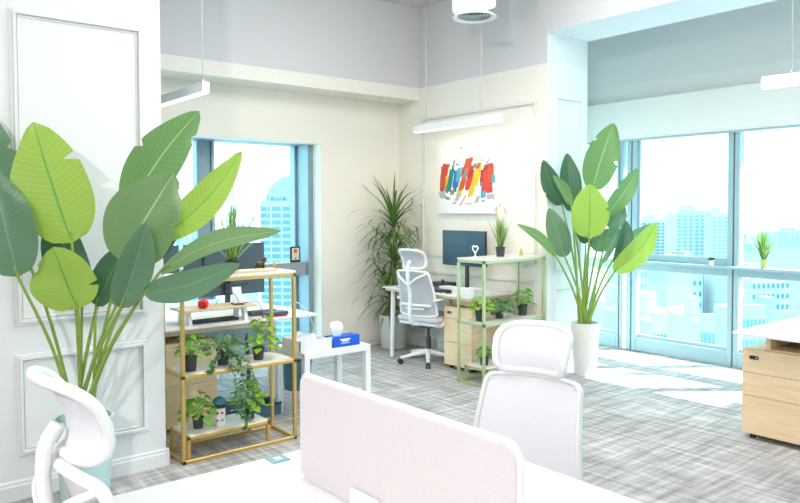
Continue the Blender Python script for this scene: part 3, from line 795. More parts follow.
# ================================================================ FOREGROUND DESK
ZD = 0.70
t = thing('bench_desk', 'large white bench desk filling the foreground with its far corner behind the screen', 'desk')
bm = B(); box(bm, (-2.05, 0.61, ZD - 0.025), (0.6, 1.73, ZD), 0.004, 1); obj('desktop', bm, M['white'], t)
for x in (-1.98, 0.5):
    for y in (0.66, 1.66):
        bm = B(); box(bm, (x - .025, y - .025, 0), (x + .025, y + .025, ZD - .025), .004, 1); obj('leg', bm, M['white'], t)
bm = B(); box(bm, (-1.95, 1.10, ZD - .09), (0.5, 1.14, ZD - .025)); obj('crossbeam', bm, M['white'], t)
rebase(t, (-0.7, 1.15, 0))
t = thing('desk_screen', 'wide pinkish white fabric screen with rounded corners on the foreground desk', 'desk divider')
bm = B(); prism(bm, rrect(-1.83, 0.706, -0.985, 1.005, 0.035), 'y', 1.105, 1.127)
obj('screen_panel', bm, M['fabric'], t)
bm = B()
pts = rrect(-1.832, 0.705, -0.983, 1.007, 0.036, 6); tube(bm, [Vector((u, 1.116, v)) for u, v in pts], 0.006, 6, True, ry=0.012); obj('edge_trim', bm, M['white'], t)
for x in (-1.50, -1.10):
    bm = B(); box(bm, (x - .06, 1.092, ZD), (x + .06, 1.103, ZD + 0.055), .003, 1); box(bm, (x - .06, 1.06, ZD), (x + .06, 1.103, ZD + .008), .002, 1); obj('clamp', bm, M['white'], t)
rebase(t, (-1.4, 1.116, ZD))
t = thing('cable_grommet', 'small square teal cable port set flush near the far edge of the foreground desk', 'cable port')
bm = B(); box(bm, (-2.04, 1.10, ZD + .0005), (-1.98, 1.16, ZD + .004), .001, 1); obj('cover_plate', bm, M['teal'], t)
bm = B(); box(bm, (-2.022, 1.118, ZD + .0038), (-1.998, 1.142, ZD + .005), .001, 1); obj('centre_button', bm, M['card'], t)
rebase(t, (-2.005, 1.125, ZD))

# ================================================================ PEDESTALS AND DESKS
def pedestal(label, x0, x1, y0, y1, z1, face, zb=0.035, mt=None, drawers=(0.42,), group='oak drawer pedestals'):
    """face 'y' front looks along -y, face 'x' front looks along +x"""
    mt = mt or M['wood']
    t = thing('drawer_pedestal', label, 'drawer unit', group)
    bm = B(); box(bm, (x0 + (0 if face == 'y' else 0), y0 + (.018 if face == 'y' else 0), zb), (x1 - (.018 if face == 'x' else 0), y1, z1), .002, 1); obj('carcass', bm, mt, t)
    zs = [zb + .002] + [zb + (z1 - zb) * q for q in drawers] + [z1 - .002]
    for a, c in zip(zs, zs[1:]):
        bm = B()
        if face == 'y': box(bm, (x0, y0, a + .0015), (x1, y0 + .018, c - .0015), .0015, 1)
        else: box(bm, (x1 - .018, y0, a + .0015), (x1, y1, c - .0015), .0015, 1)
        f = obj('drawer_front', bm, mt, t)
    # lock plate on the top drawer
    bm = B(); k = z1 - .055
    if face == 'y':
        prism(bm, rrect(x0 + .045, k - .012, x0 + .105, k + .012, .0115, 5), 'y', y0 - .004, y0)
        lk = obj('lock_handle', bm, M['black'], f)
        bm = B(); cyl(bm, (x0 + .092, y0 - .006, k), (x0 + .092, y0 - .004, k), .007, 12); obj('keyhole', bm, M['chrome'], f)
    else:
        prism(bm, rrect(y1 - .105, k - .012, y1 - .045, k + .012, .0115, 5), 'x', x1, x1 + .004)
        lk = obj('lock_handle', bm, M['black'], f)
    for cx in (x0 + .05, x1 - .05):
        for cy_ in (y0 + .05, y1 - .05):
            bm = B(); cyl(bm, (cx - .012, cy_, .018), (cx + .012, cy_, .018), .018, 14); box(bm, (cx - .015, cy_ - .012, .02), (cx + .015, cy_ + .012, zb)); obj('caster', bm, M['black'], t)
    return rebase(t, ((x0 + x1) / 2, (y0 + y1) / 2, 0))
pedestal('pale oak pedestal with black lock under the far desk, right of the grey chair', -4.965, -4.60, 4.575, 5.02, 0.585, 'y', drawers=(0.4, 0.8))
pedestal('large pale oak pedestal at the right edge under the white desktop', -2.20, -1.66, 4.66, 5.12, 0.59, 'y', drawers=(0.45, 0.72))
pedestal('pale oak pedestal behind the left gold shelf under the window desk', -5.10, -4.64, 1.72, 2.14, 0.60, 'x', drawers=(0.5,))

# far desk
t = thing('corner_desk', 'white desk with oak apron and slanted white legs below the colourful painting', 'desk')
bm = B(); box(bm, (-5.84, 4.52, 0.685), (-4.55, 5.08, 0.70), .003, 1); obj('desktop', bm, M['white'], t)
bm = B(); box(bm, (-5.82, 4.54, 0.661), (-4.57, 5.07, 0.685), .002, 1); obj('desktop_core', bm, M['wood'], t)['label'] = 'oak coloured edge below the white top'
bm = B(); box(bm, (-4.98, 4.66, 0.595), (-4.60, 4.68, 0.655)); box(bm, (-4.98, 4.66, .595), (-4.96, 5.05, .655)); box(bm, (-4.62, 4.66, .595), (-4.60, 5.05, .655)); obj('support_box', bm, M['wood'], t)
for (a, c) in (((-5.76, 4.60, .65), (-5.66, 4.50, 0)), ((-5.76, 5.0, .65), (-5.70, 5.04, 0)), ((-4.58, 4.98, .65), (-4.575, 5.04, 0))):
    bm = B(); tube(bm, [Vector(a), Vector(c)], [.026, .02], 12); obj('leg', bm, M['white'], t)
bm = B(); box(bm, (-5.7, 5.055, .30), (-4.6, 5.07, .56)); obj('modesty_panel', bm, M['white'], t)
rebase(t, (-5.2, 4.8, 0))

# right desk
t = thing('right_desk', 'white topped desk entering the frame at the right over the oak pedestal', 'desk')
bm = B(); box(bm, (-2.22, 4.56, 0.685), (0.4, 6.0, 0.705), .003, 1); obj('desktop', bm, M['white'], t)
bm = B(); box(bm, (-2.06, 4.675, .592), (-2.03, 5.1, .685)); box(bm, (-2.03, 5.06, .592), (-1.3, 5.09, .685)); box(bm, (-2.03, 4.675, .592), (-1.3, 5.06, .600)); obj('open_tray_box', bm, M['wood'], t)
for x in (-1.3, .3):
    for y in (4.66, 5.9):
        bm = B(); box(bm, (x - .03, y - .03, 0), (x + .03, y + .03, .685), .004, 1); obj('leg', bm, M['white'], t)
rebase(t, (-0.9, 5.2, 0))
def divider(label, x0, x1, y, z0, z1):
    t = thing('desk_screen', label, 'desk divider')
    bm = B(); prism(bm, rrect(x0, z0, x1, z1, 0.03), 'y', y, y + .022); obj('screen_panel', bm, M['fabric'], t)
    bm = B(); box(bm, (x0 + .2, y - .012, .705), (x0 + .3, y, z0 + .06), .002, 1); obj('clamp', bm, M['white'], t)
    rebase(t, ((x0 + x1) / 2, y, .705))
divider('pinkish fabric screen cut by the right frame edge above the right desk', -2.06, -0.4, 5.30, .735, 1.06)
divider('low strip of pinkish screen at the front of the right desk', -1.86, -0.5, 4.64 + .1, .71, .76)

# left window desk
t = thing('window_desk', 'white desk with wooden edge by the left window behind the gold shelf', 'desk')
bm = B(); box(bm, (-5.25, 1.60, .685), (-4.63, 2.97, .70), .003, 1); obj('desktop', bm, M['white'], t)
bm = B(); box(bm, (-5.22, 1.62, .655), (-4.65, 2.60, .685), .002, 1); obj('desktop_core', bm, M['woodv'], t)
bm = B(); box(bm, (-6.0, 1.60, .685), (-5.29, 2.97, .70), .003, 1); obj('desktop', bm, M['white'], t)['label'] = 'second white top on the window side'
for p in ((-4.95, 2.74), (-5.9, 2.74), (-5.9, 1.66), (-5.3, 1.66)):
    bm = B(); box(bm, (p[0] - .035, p[1] - .02, 0), (p[0] + .035, p[1] + .02, .685), .004, 1); obj('leg', bm, M['white'], t)
bm = B(); box(bm, (-5.29, 1.65, .40), (-5.27, 2.9, .66)); obj('modesty_panel', bm, mat('pale_blue_panel', (.35, .50, .58), .5), t)
rebase(t, (-5.3, 2.3, 0))

# ================================================================ GOLD SHELVES
def gold_rack(label, x0, x1, y0, y1, zt, zm, zb, gm, low, top_m, low_leg=True):
    t = thing('gold_shelf', label, 'shelf', 'gold framed plant shelves')
    r = 0.011
    def bar(a, c, nm, mm=None):
        bm = B(); a = Vector(a); c = Vector(c)
        box(bm, (min(a.x, c.x) - r, min(a.y, c.y) - r, min(a.z, c.z) - (r if a.z == c.z else 0)), (max(a.x, c.x) + r, max(a.y, c.y) + r, max(a.z, c.z) + (r if a.z == c.z else 0)), .002, 1)
        return obj(nm, bm, mm or gm, t)
    for x, y in ((x0, y0), (x1, y0), (x0, y1), (x1, y1)):
        bar((x, y, 0), (x, y, zt), 'post')
    for z in (r, zt - r, zm):
        for a, c in (((x0, y0), (x1, y0)), ((x0, y1), (x1, y1)), ((x0, y0), (x0, y1)), ((x1, y0), (x1, y1))):
            bar((*a, z), (*c, z), 'rail')
    X0, X1, Y0, Y1 = low
    for a, c in (((X0, Y0), (X1, Y0)), ((X0, Y1), (X1, Y1)), ((X0, Y0), (X0, Y1)), ((X1, Y0), (X1, Y1))):
        bar((*a, zb), (*c, zb), 'low_rail')
    for x, y in ((X0, Y0), (X1, Y0), (X0, Y1), (X1, Y1)):
        bar((x, y, .02), (x, y, zb), 'short_post')
    bm = B(); box(bm, (x0 - r, y0 - r, zt), (x1 + r, y1 + r, zt + .016), .002, 1); obj('top_board', bm, top_m, t)
    bm = B(); box(bm, (x0 + r, y0 + r, zm + r - .004), (x1 - r, y1 - r, zm + r + .004), .002, 1); obj('middle_board', bm, M['marble'], t)
    bm = B(); box(bm, (X0, Y0, zb + r - .002), (X1, Y1, zb + r + .006), .002, 1); obj('bottom_board', bm, M['marble'], t)
    return rebase(t, ((x0 + x1) / 2, (y0 + y1) / 2, 0))
gold_rack('gold framed plant shelf with three tiers standing at the end of the white column', -4.34, -4.04, 1.65, 2.40, 1.085, .515, .14, M['gold'], (-4.32, -4.07, 1.69, 2.22), M['marble'])
gold_rack('greenish gold plant shelf against the painted wall by the bay pier', -4.48, -4.18, 4.30, 5.06, 1.06, .52, .13, M['goldg'], (-4.45, -4.21, 4.36, 4.86), M['marble'])
ZT1, ZM1, ZB1 = 1.101, .530, .157
ZT2, ZM2, ZB2 = 1.076, .535, .147

# ================================================================ SMALL PLANTS
def heart(bm, c, d, up, s, cup=.15):
    """one heart-shaped leaf"""
    uvl = bm.loops.layers.uv.verify(); d = Vector(d).normalized(); up = Vector(up)
    sd = d.cross(up)
    if sd.length < .05: sd = Vector((1, 0, 0))
    sd.normalize(); n = sd.cross(d)
    prof = [(0, .02), (.06, .30), (.22, .46), (.45, .47), (.68, .34), (.86, .17), (1, .01)]
    rows = []
    for u, w_ in prof:
        row = []
        for v in (-1, 0, 1):
            back = -.12 if (u < .1 and v != 0) else 0
            row.append((bm.verts.new(Vector(c) + d * s * (u + back) + sd * s * w_ * v + n * s * (cup * abs(v) * w_ * 2 - .25 * u * u)), u, v))
        rows.append(row)
    for a, b_ in zip(rows, rows[1:]):
        for j in (0, 1):
            q = (a[j], a[j + 1], b_[j + 1], b_[j]); f = bm.faces.new([x[0] for x in q]); f.smooth = True
            for lp, x in zip(f.loops, q): lp[uvl].uv = (x[1], x[2])

def pot_small(t, c, r, h, m_):
    bm = B(); lathe(bm, [(r * .78, 0), (r * .8, .004), (r, h * .92), (r * 1.06, h * .92), (r * 1.06, h), (r * .9, h), (r * .88, h * .85)], c, 24); obj('pot', bm, m_, t)
    bm = B(); lathe(bm, [(r * .88, h * .85), (r * .4, h * .88), (.0001, h * .89)], c, 16); obj('soil', bm, M['soil'], t)

def leafy(name, label, c, r, h, spread, hgt, n, s, lm, pm=None, vines=(), cat='potted plant', bias=(0, 0)):
    t = thing(name, label, cat, 'small plants on the gold shelves'); c = Vector(c); pot_small(t, c, r, h, pm or M['potd'])
    bm = B(); bs = B(); o = c + Vector((0, 0, h * .86))
    for i in range(n):
        az = i * 2.39996 + random.uniform(-.3, .3); u = (i + .5) / n
        rr = spread * math.sqrt(u) * random.uniform(.7, 1.05); zz = hgt * (1 - u * 1.05) * random.uniform(.75, 1.1) + .015
        p = o + Vector((math.cos(az) * rr + bias[0], math.sin(az) * rr + bias[1], max(zz, -.6 * h)))
        tube(bs, smooth_pts([o + Vector((0, 0, -.01)), o.lerp(p, .55) + Vector((0, 0, .02)), p], 3), .0014, 4)
        d = Vector((math.cos(az), math.sin(az), random.uniform(-.6, .35)))
        heart(bm, p, d, Vector((random.uniform(-.5, .5), random.uniform(-.5, .5), 1)), s * random.uniform(.75, 1.15))
    for v_ in vines:
        pts = smooth_pts([o] + [Vector(q) for q in v_], 8); tube(bs, pts, .0016, 4)
        for i, p in enumerate(pts[2:]):
            for q in range(2):
                az = random.uniform(0, 2 * PI)
                heart(bm, p, (math.cos(az), math.sin(az), random.uniform(-.9, .3)), (random.uniform(-.6, .6), random.uniform(-.6, .6), 1), s * random.uniform(.55, .95))
    obj('foliage', bm, lm, t, sm=True); obj('stems', bs, M['stem'], t)
    return rebase(t, c)

def grass_plant(label, c, r, h, n, hgt, lean, pm, seeds=0, wd=.007, lm=None, group='spiky grass plants in small pots'):
    t = thing('grass_plant', label, 'potted plant', group); c = Vector(c); pot_small(t, c, r, h, pm)
    o = c + Vector((0, 0, h * .86))
    for part, mm, k in (('blades', lm or M['grass'], 0), ('inner_blades', M['grassd'], 1)):
        bm = B()
        for i in range(n):
            az = random.uniform(0, 2 * PI); tl = random.uniform(.03, lean) * (1 if k == 0 else .7)
            ribbon(bm, o + Vector((random.uniform(-.4, .4) * r, random.uniform(-.4, .4) * r, 0)), (math.cos(az) * tl, math.sin(az) * tl, 1), hgt * random.uniform(.5, 1) * (1 if k == 0 else .75), wd, random.uniform(.05, .45), 6)
        obj(part, bm, mm, t, sm=True)
    if seeds:
        bm = B()
        for i in range(seeds):
            az = i * 2.4; q = o + Vector((math.cos(az) * .05, math.sin(az) * .05, hgt * random.uniform(.75, 1.0)))
            tube(bm, [o, o.lerp(q, .7), q], .0012, 4); tube(bm, [q, q + (q - o).normalized() * .022, q + (q - o).normalized() * .045], [.003, .005, .001], 6)
        obj('seed_heads', bm, M['seed'], t)
    return rebase(t, c)

XS = -4.19
grass_plant('tall spiky grass plant with seed heads on top of the left gold shelf', (-4.22, 2.06, ZT1), .045, .075, 64, .60, 1.0, M['potd'], 7)
grass_plant('spiky grass plant in a charcoal pot on top of the right gold shelf', (-4.33, 4.66, ZT2), .042, .085, 55, .36, .45, M['potd'], 5)
grass_plant('green grass plant in a yellowish pot on the rail of the right bay window', (-2.94, YW - .075, .95), .035, .085, 60, .42, .9, mat('yellow_green_pot', (.50, .60, .22), .5), 0, .008, M['grass'])
t = thing('succulent', 'tiny dark succulent in a small white cup on the bay window rail', 'potted plant')
c = Vector((-3.44, YW - .055, .95)); pot_small(t, c, .026, .05, M['potw']); bm = B()
for i in range(16): az = i * 2.4; heart(bm, c + Vector((0, 0, .045)), (math.cos(az), math.sin(az), 1.6 - i * .09), (0, 0, 1), .045)
obj('foliage', bm, M['deep'], t, sm=True); rebase(t, c)
# shelf ledges for the two window plants: a thin inner sill
bm = B(); box(bm, (-4.27, YW - .12, .925), (3.0, YW - .03, .95), .003, 1); S('trim_20', bm, M['alum'])

leafy('pothos', 'green pothos in a charcoal pot at the left end of the left shelf middle tier', (-4.12, 1.73, ZM1), .04, .09, .085, .14, 26, .055, M['pothos'])
leafy('pothos', 'bright pothos at the right end of the left shelf middle tier', (-4.15, 2.20, ZM1), .038, .08, .10, .19, 40, .052, M['pothosl'], bias=(.0, .03))
leafy('trailing_vine', 'grey-green trailing vine hanging from the middle tier of the left shelf', (-4.16, 1.96, ZM1), .042, .10, .16, .09, 70, .034, M['fern'], vines=[
    [(-4.05, 1.99, .60), (-3.99, 2.0, .45), (-4.0, 2.02, .28), (-4.01, 2.03, .14)], [(-4.05, 1.95, .60), (-3.98, 1.96, .42), (-3.99, 1.98, .25)],
    [(-4.06, 2.05, .58), (-3.99, 2.08, .46), (-4.0, 2.07, .33)], [(-4.08, 1.86, .58), (-4.0, 1.82, .55), (-4.0, 1.79, .54)], [(-4.06, 2.0, .59), (-3.98, 2.04, .40), (-3.99, 2.05, .2)]])
leafy('pothos', 'round-leaved green plant at the left end of the left shelf bottom tier', (-4.18, 1.80, ZB1), .035, .07, .10, .14, 24, .06, M['pothos'], bias=(.02, 0))
leafy('pothos', 'lime pothos at the right end of the left shelf bottom tier', (-4.17, 2.14, ZB1), .038, .07, .11, .18, 46, .052, M['pothosl'])
leafy('pothos', 'small pothos in a charcoal pot at the near corner of the right shelf middle tier', (-4.32, 4.40, ZM2), .045, .10, .08, .12, 26, .06, M['pothosl'])
leafy('trailing_vine', 'blue-green bushy fern in the middle of the right shelf middle tier', (-4.32, 4.64, ZM2), .04, .06, .14, .12, 80, .042, M['fern'])
leafy('pothos', 'green potted plant at the wall end of the right shelf middle tier', (-4.32, 4.94, ZM2), .045, .10, .09, .14, 26, .06, M['pothos'])
leafy('pothos', 'small green plant on the bottom tier of the right gold shelf', (-4.33, 4.46, ZB2), .04, .07, .06, .10, 18, .05, M['pothos'])

# lantern ornament, tray, figurine, etc. on the left shelf
t = thing('house_ornament', 'small white tower ornament with dark domed top and red marks on the left shelf', 'ornament')
c = Vector((-4.16, 1.93, ZB1)); bm = B(); lathe(bm, [(.038, 0), (.040, .004), (.038, .12), (.032, .125)], c, 8); obj('tower', bm, M['potw'], t)
bm = B(); lathe(bm, [(.044, .120), (.046, .13), (.040, .155), (.022, .172), (.0001, .178)], c, 20); obj('dome', bm, M['bluep'], t)
bm = B(); lathe(bm, [(.046, .112), (.05, .118), (.05, .13), (.046, .134)], c, 20); obj('dome_rim', bm, M['black'], t)
for z in (.035, .08):
    for a in (-.75, .05):
        d = Vector((math.cos(a), math.sin(a), 0)); q = c + d * .0375 + Vector((0, 0, z)); bm = B(); cyl(bm, q - d * .003, q + d * .001, .009, 10); obj('red_mark', bm, M['wine'], t)
rebase(t, c)
t = thing('wooden_tray', 'flat beige wooden board lying on the top of the left shelf', 'tray'); bm = B(); box(bm, (-4.16, 2.00, ZT1), (-4.07, 2.30, ZT1 + .016), .003, 1); obj('board', bm, M['woodv'], t); rebase(t, (-4.11, 2.15, ZT1))
t = thing('figurine', 'dark crouching animal figurine at the back of the left shelf top', 'ornament')
c = Vector((-4.27, 2.28, ZT1)); bm = B()
tube(bm, smooth_pts([c + Vector((0, -.035, .015)), c + Vector((0, -.01, .032)), c + Vector((0, .02, .04)), c + Vector((0, .032, .06))], 5), [.010] * 4 + [.020] * 7 + [.014] * 5, 10); obj('body', bm, M['bronze'], t)
bm = B(); lathe(bm, [(.001, -.014), (.012, -.008), (.014, .002), (.008, .012), (.001, .015)], c + Vector((0, .038, .064)), 12); obj('head', bm, M['bronze'], t)
bm = B(); box(bm, c + Vector((-.02, -.045, 0)), c + Vector((.02, .045, .006)), .002, 1)
for y in (-.03, .025): tube(bm, [c + Vector((.01, y, .005)), c + Vector((.008, y, .03))], .006, 6); tube(bm, [c + Vector((-.01, y, .005)), c + Vector((-.008, y, .03))], .006, 6)
obj('legs_and_base', bm, M['bronze'], t); rebase(t, c)
t = thing('gold_pyramid', 'tiny gold wire pyramid beside the dark figurine on the left shelf', 'ornament')
c = Vector((-4.22, 2.36, ZT1)); bm = B(); q = [c + Vector((a, b_, .003)) for a, b_ in ((-.02, -.02), (.02, -.02), (.02, .02), (-.02, .02))]
for i in range(4): tube(bm, [q[i], q[(i + 1) % 4]], .003, 6); tube(bm, [q[i], c + Vector((0, 0, .05))], .003, 6)
obj('wire_frame', bm, M['gold'], t); rebase(t, c)

# right shelf top ornaments
t = thing('heart_trophy', 'little white heart-shaped trophy on the right gold shelf before the monitor', 'ornament')
c = Vector((-4.40, 4.42, ZT2)); bm = B(); lathe(bm, [(.024, 0), (.024, .006), (.006, .014), (.005, .032), (.012, .038)], c, 16); obj('foot', bm, M['potw'], t)
hp = []
for i in range(26):
    a = 2 * PI * i / 26; hp.append((c.x + .0024 * 16 * math.sin(a) ** 3 * .85, c.z + .072 + .0024 * (13 * math.cos(a) - 5 * math.cos(2 * a) - 2 * math.cos(3 * a) - math.cos(4 * a)) * .95))
bm = B(); tube(bm, [Vector((u, c.y, v)) for u, v in hp], .006, 8, True); obj('heart_ring', bm, M['potw'], t)
bm = B(); lathe(bm, [(.001, -.008), (.008, -.003), (.009, .004), (.001, .010)], c + Vector((0, 0, .075)), 10); obj('centre_bead', bm, M['dark'], t); rebase(t, c)
t = thing('gold_cone', 'little gold cone ornament at the wall end of the right gold shelf', 'ornament')
c = Vector((-4.30, 4.90, ZT2)); bm = B(); lathe(bm, [(.018, 0), (.019, .012), (.012, .035), (.013, .04), (.004, .06), (.0001, .072)], c, 16); obj('cone', bm, M['gold'], t); rebase(t, c)

# ================================================================ ELECTRONICS
def monitor(label, c, w_, h_, z0, face, back=False):
    """face: direction (unit xy) that the screen looks along"""
    t = thing('computer_monitor', label, 'monitor', 'desk monitors'); c = Vector(c)
    bm = B(); box(bm, (-w_ / 2, -.012, z0), (w_ / 2, .012, z0 + h_), .004, 2); box(bm, (-w_ * .28, .012, z0 + h_ * .2), (w_ * .28, .035, z0 + h_ * .8), .01, 2); obj('housing', bm, M['monback'] if back else M['black'], t)
    bm = B(); box(bm, (-w_ / 2 + .010, -.0135, z0 + .016), (w_ / 2 - .010, -.0118, z0 + h_ - .010)); obj('screen', bm, M['screen'], t)
    bm = B(); box(bm, (-.022, .03, .01), (.022, .05, z0 + h_ * .4), .004, 1); box(bm, (-.022, .012, z0 + .1), (.022, .05, z0 + .14), .003, 1); obj('stand_neck', bm, M['black'], t)
    bm = B(); box(bm, (-.11, -.06, 0), (.11, .09, .010), .004, 2); obj('stand_foot', bm, M['black'], t)
    t.location = c; t.rotation_euler = (0, 0, math.atan2(face[0], -face[1]) if True else 0)
    return t
m1 = monitor('dark blue computer monitor on the far desk under the colourful painting', (-5.06, 4.93, ZD), .60, .345, .235, (0, -1))
m1.rotation_euler = (0, 0, 0)
m2 = monitor('slate computer monitor behind the left gold shelf, nearest the window corner', (-5.42, 2.58, ZD), .70, .42, .10, (-1, 0), True)
m2.rotation_euler = (0, 0, -PI / 2)
m3 = monitor('slate computer monitor partly hidden by bird of paradise leaves beside the column', (-5.42, 1.84, ZD), .70, .42, .10, (-1, 0), True)
m3.rotation_euler = (0, 0, -PI / 2)
def webcam(label, c, al):
    t = thing('webcam', label, 'webcam', 'webcams on the slate monitors'); bm = B(); c = Vector(c)
    tube(bm, [c + Vector((0, -.045, .045)), c + Vector((0, .045, .045))], [.014, .014], 12); obj('camera_body', bm, M['black'], t)
    bm = B(); box(bm, c + Vector((-.012, -.015, 0)), c + Vector((.012, .015, .04)), .003, 1); obj('clip', bm, M['black'], t); rebase(t, c)
webcam('black webcam clipped on the slate monitor, left of the grass plant', (-5.42, 2.42, ZD + .521), 0)
webcam('black webcam on the slate monitor to the right of the grass plant', (-5.42, 2.76, ZD + .521), 0)

# riser with apple, docks, keyboard, strip
t = thing('monitor_riser', 'low wooden riser with white legs on the left window desk', 'monitor riser')
bm = B(); box(bm, (-4.92, 1.92, .795), (-4.68, 2.48, .81), .003, 1); obj('board', bm, M['woodv'], t)
for y in (1.98, 2.40):
    bm = B(); prism(bm, [(-4.90, ZD), (-4.86, ZD), (-4.83, .775), (-4.77, .775), (-4.74, ZD), (-4.70, ZD), (-4.72, .795), (-4.88, .795)], 'y', y - .012, y + .012); obj('leg', bm, M['white'], t)
rebase(t, (-4.8, 2.2, ZD))
t = thing('apple_ornament', 'glossy red apple ornament on the wooden riser', 'ornament'); c = Vector((-4.72, 2.08, .81)); bm = B()
lathe(bm, [(.001, .006), (.018, .0), (.032, .012), (.038, .032), (.034, .052), (.018, .062), (.004, .056)], c, 24); obj('body', bm, M['red'], t)
bm = B(); tube(bm, [c + Vector((0, 0, .055)), c + Vector((.003, .003, .072))], .002, 6); obj('stalk', bm, M['bronze'], t); rebase(t, c)
t = thing('phone_stand', 'tilted white phone stand standing on the wooden riser', 'phone stand'); c = Vector((-4.76, 2.36, .81))
bm = B(); bmesh.ops.rotate(box(bm, (-.006, -.035, 0), (.006, .035, .12), .003, 2), verts=bm.verts[:], cent=(0, 0, 0), matrix=Matrix.Rotation(math.radians(-14), 3, 'Y'))
bmesh.ops.translate(bm, verts=bm.verts[:], vec=c + Vector((.01, 0, .01))); obj('back_plate', bm, M['card'], t)
bm = B(); box(bm, c + Vector((-.04, -.035, 0)), c + Vector((.04, .035, .01)), .003, 2); obj('foot', bm, M['dark'], t); rebase(t, c)
solo('keyboard', box(B(), (-4.84, 2.02, ZD), (-4.74, 2.36, ZD + .02), .005, 2), M['black'], 'black keyboard under the wooden riser on the left window desk', 'keyboard')
t = thing('power_strip', 'black power strip with red edge lying on the left window desk', 'power strip')
bm = B(); box(bm, (-4.78, 2.56, ZD), (-4.70, 2.74, ZD + .010), .004, 1); obj('lower_case', bm, M['redt'], t)
bm = B(); box(bm, (-4.785, 2.555, ZD + .01), (-4.695, 2.745, ZD + .035), .006, 2); obj('upper_case', bm, M['dark'], t); rebase(t, (-4.74, 2.65, ZD))
solo('notebook', box(B(), (-4.90, 2.50, .812 - .112), (-4.82, 2.72, .735), .004, 1), M['dark'], 'dark closed case behind the power strip on the left window desk', 'case')
solo('file_holder', box(B(), (-4.80, 1.63, ZD), (-4.76, 1.70, ZD + .14), .004, 1), mat('slate_card', (.10, .15, .18), .6), 'dark slate file holder at the column end of the left window desk', 'file holder')
def cable(label, pts, r=.003, m_=None):
    solo('cable', tube(B(), smooth_pts(pts, 8), r, 6), m_ or M['cable'], label, 'cable')
cable('white cable looping off the right end of the left window desk', [(-4.72, 2.72, ZD + .02), (-4.66, 2.78, ZD + .10), (-4.61, 2.84, .74), (-4.60, 2.90, .62), (-4.64, 2.90, .53), (-4.70, 2.84, .48), (-4.78, 2.80, .42)], .004)
cable('dark cable curling beside the phone stand on the riser', [(-4.74, 2.36, .83), (-4.70, 2.30, .90), (-4.68, 2.22, .92), (-4.70, 2.16, .83)], .002, M['dark'])
cable('thin dark cable draped from the riser to the power strip', [(-4.74, 2.40, .82), (-4.64, 2.46, .83), (-4.64, 2.50, .74), (-4.70, 2.56, ZD + .04)], .0025, M['dark'])
# waste bin and bag on the floor
t = thing('waste_bin', 'dark rimmed blue waste bin on the floor beyond the left gold shelf', 'bin'); c = Vector((-5.18, 3.10, 0))
bm = B(); lathe(bm, [(.10, 0), (.105, .005), (.13, .26), (.122, .26), (.10, .02)], c, 28); obj('body', bm, M['bluep'], t)
bm = B(); lathe(bm, [(.128, .25), (.136, .255), (.136, .27), (.122, .27)], c, 28); obj('rim', bm, M['black'], t); rebase(t, c)
t = thing('storage_basket', 'low dark blue basket on the floor behind the left shelf bottom tier', 'basket'); c = Vector((-4.72, 2.42, 0))
bm = B()
for lo_, hi_ in (((-.12, -.2, 0), (.12, .2, .01)), ((-.12, -.2, .01), (-.11, .2, .08)), ((.11, -.2, .01), (.12, .2, .08)), ((-.11, -.2, .01), (.11, -.19, .08)), ((-.11, .19, .01), (.11, .2, .08))): box(bm, c + Vector(lo_), c + Vector(hi_), .002, 1)
obj('body', bm, M['bluep'], t)
bm = B(); tube(bm, [c + Vector(q) for q in ((-.12, -.2, .085), (.12, -.2, .085), (.12, .2, .085), (-.12, .2, .085))], .007, 6, True); obj('rim', bm, M['black'], t); rebase(t, c)
solo('umbrella', tube(B(), [(-4.68, 2.40, .02), (-4.64, 2.38, .42), (-4.63, 2.36, .56), (-4.625, 2.36, .62)], [.008, .018, .012, .006], 10), M['dark'], 'closed dark umbrella leaning upright in the basket behind the left shelf', 'umbrella')

# far desk objects
solo('document_tray', box(B(), (-5.52, 4.86, ZD), (-5.28, 5.04, ZD + .05), .006, 1), M['black'], 'black document tray on the far desk beside the white headrest', 'tray')
t = thing('desk_phone', 'small black desk phone with upright handset on the far desk left of the monitor', 'phone'); c = Vector((-5.30, 4.84, ZD))
bm = B(); prism(bm, [(c.y - .05, c.z), (c.y + .05, c.z), (c.y + .05, c.z + .04), (c.y - .05, c.z + .015)], 'x', c.x - .04, c.x + .04); obj('base', bm, M['dark'], t)
bm = B(); box(bm, c + Vector((-.012, .015, .035)), c + Vector((.012, .035, .09)), .005, 2); obj('handset', bm, M['black'], t); rebase(t, c)
solo('paper_stack', box(B(), (-5.24, 4.76, ZD), (-4.94, 4.88, ZD + .035), .003, 1), M['card'], 'stack of white papers below the far monitor', 'papers')
t = thing('laptop', 'closed black laptop near the front edge of the far desk', 'laptop'); bm = B(); box(bm, (-5.40, 4.58, ZD), (-5.02, 4.72, ZD + .012), .004, 2); obj('base', bm, M['dark'], t)
bm = B(); box(bm, (-5.40, 4.58, ZD + .013), (-5.02, 4.72, ZD + .02), .003, 2); obj('lid', bm, M['black'], t); rebase(t, (-5.2, 4.65, ZD))
bm = B(); lathe(bm, [(.022, 0), (.026, .006), (.024, .02), (.012, .03), (.0001, .032)], (-4.95, 4.62, ZD), 18, 1.4); solo('computer_mouse', bm, M['black'], 'black computer mouse beside the laptop on the far desk', 'mouse')
solo('paper_box', box(B(), (-4.80, 4.62, ZD), (-4.62, 4.78, ZD + .06), .003, 1), M['card'], 'flat white box at the right end of the far desk', 'box')

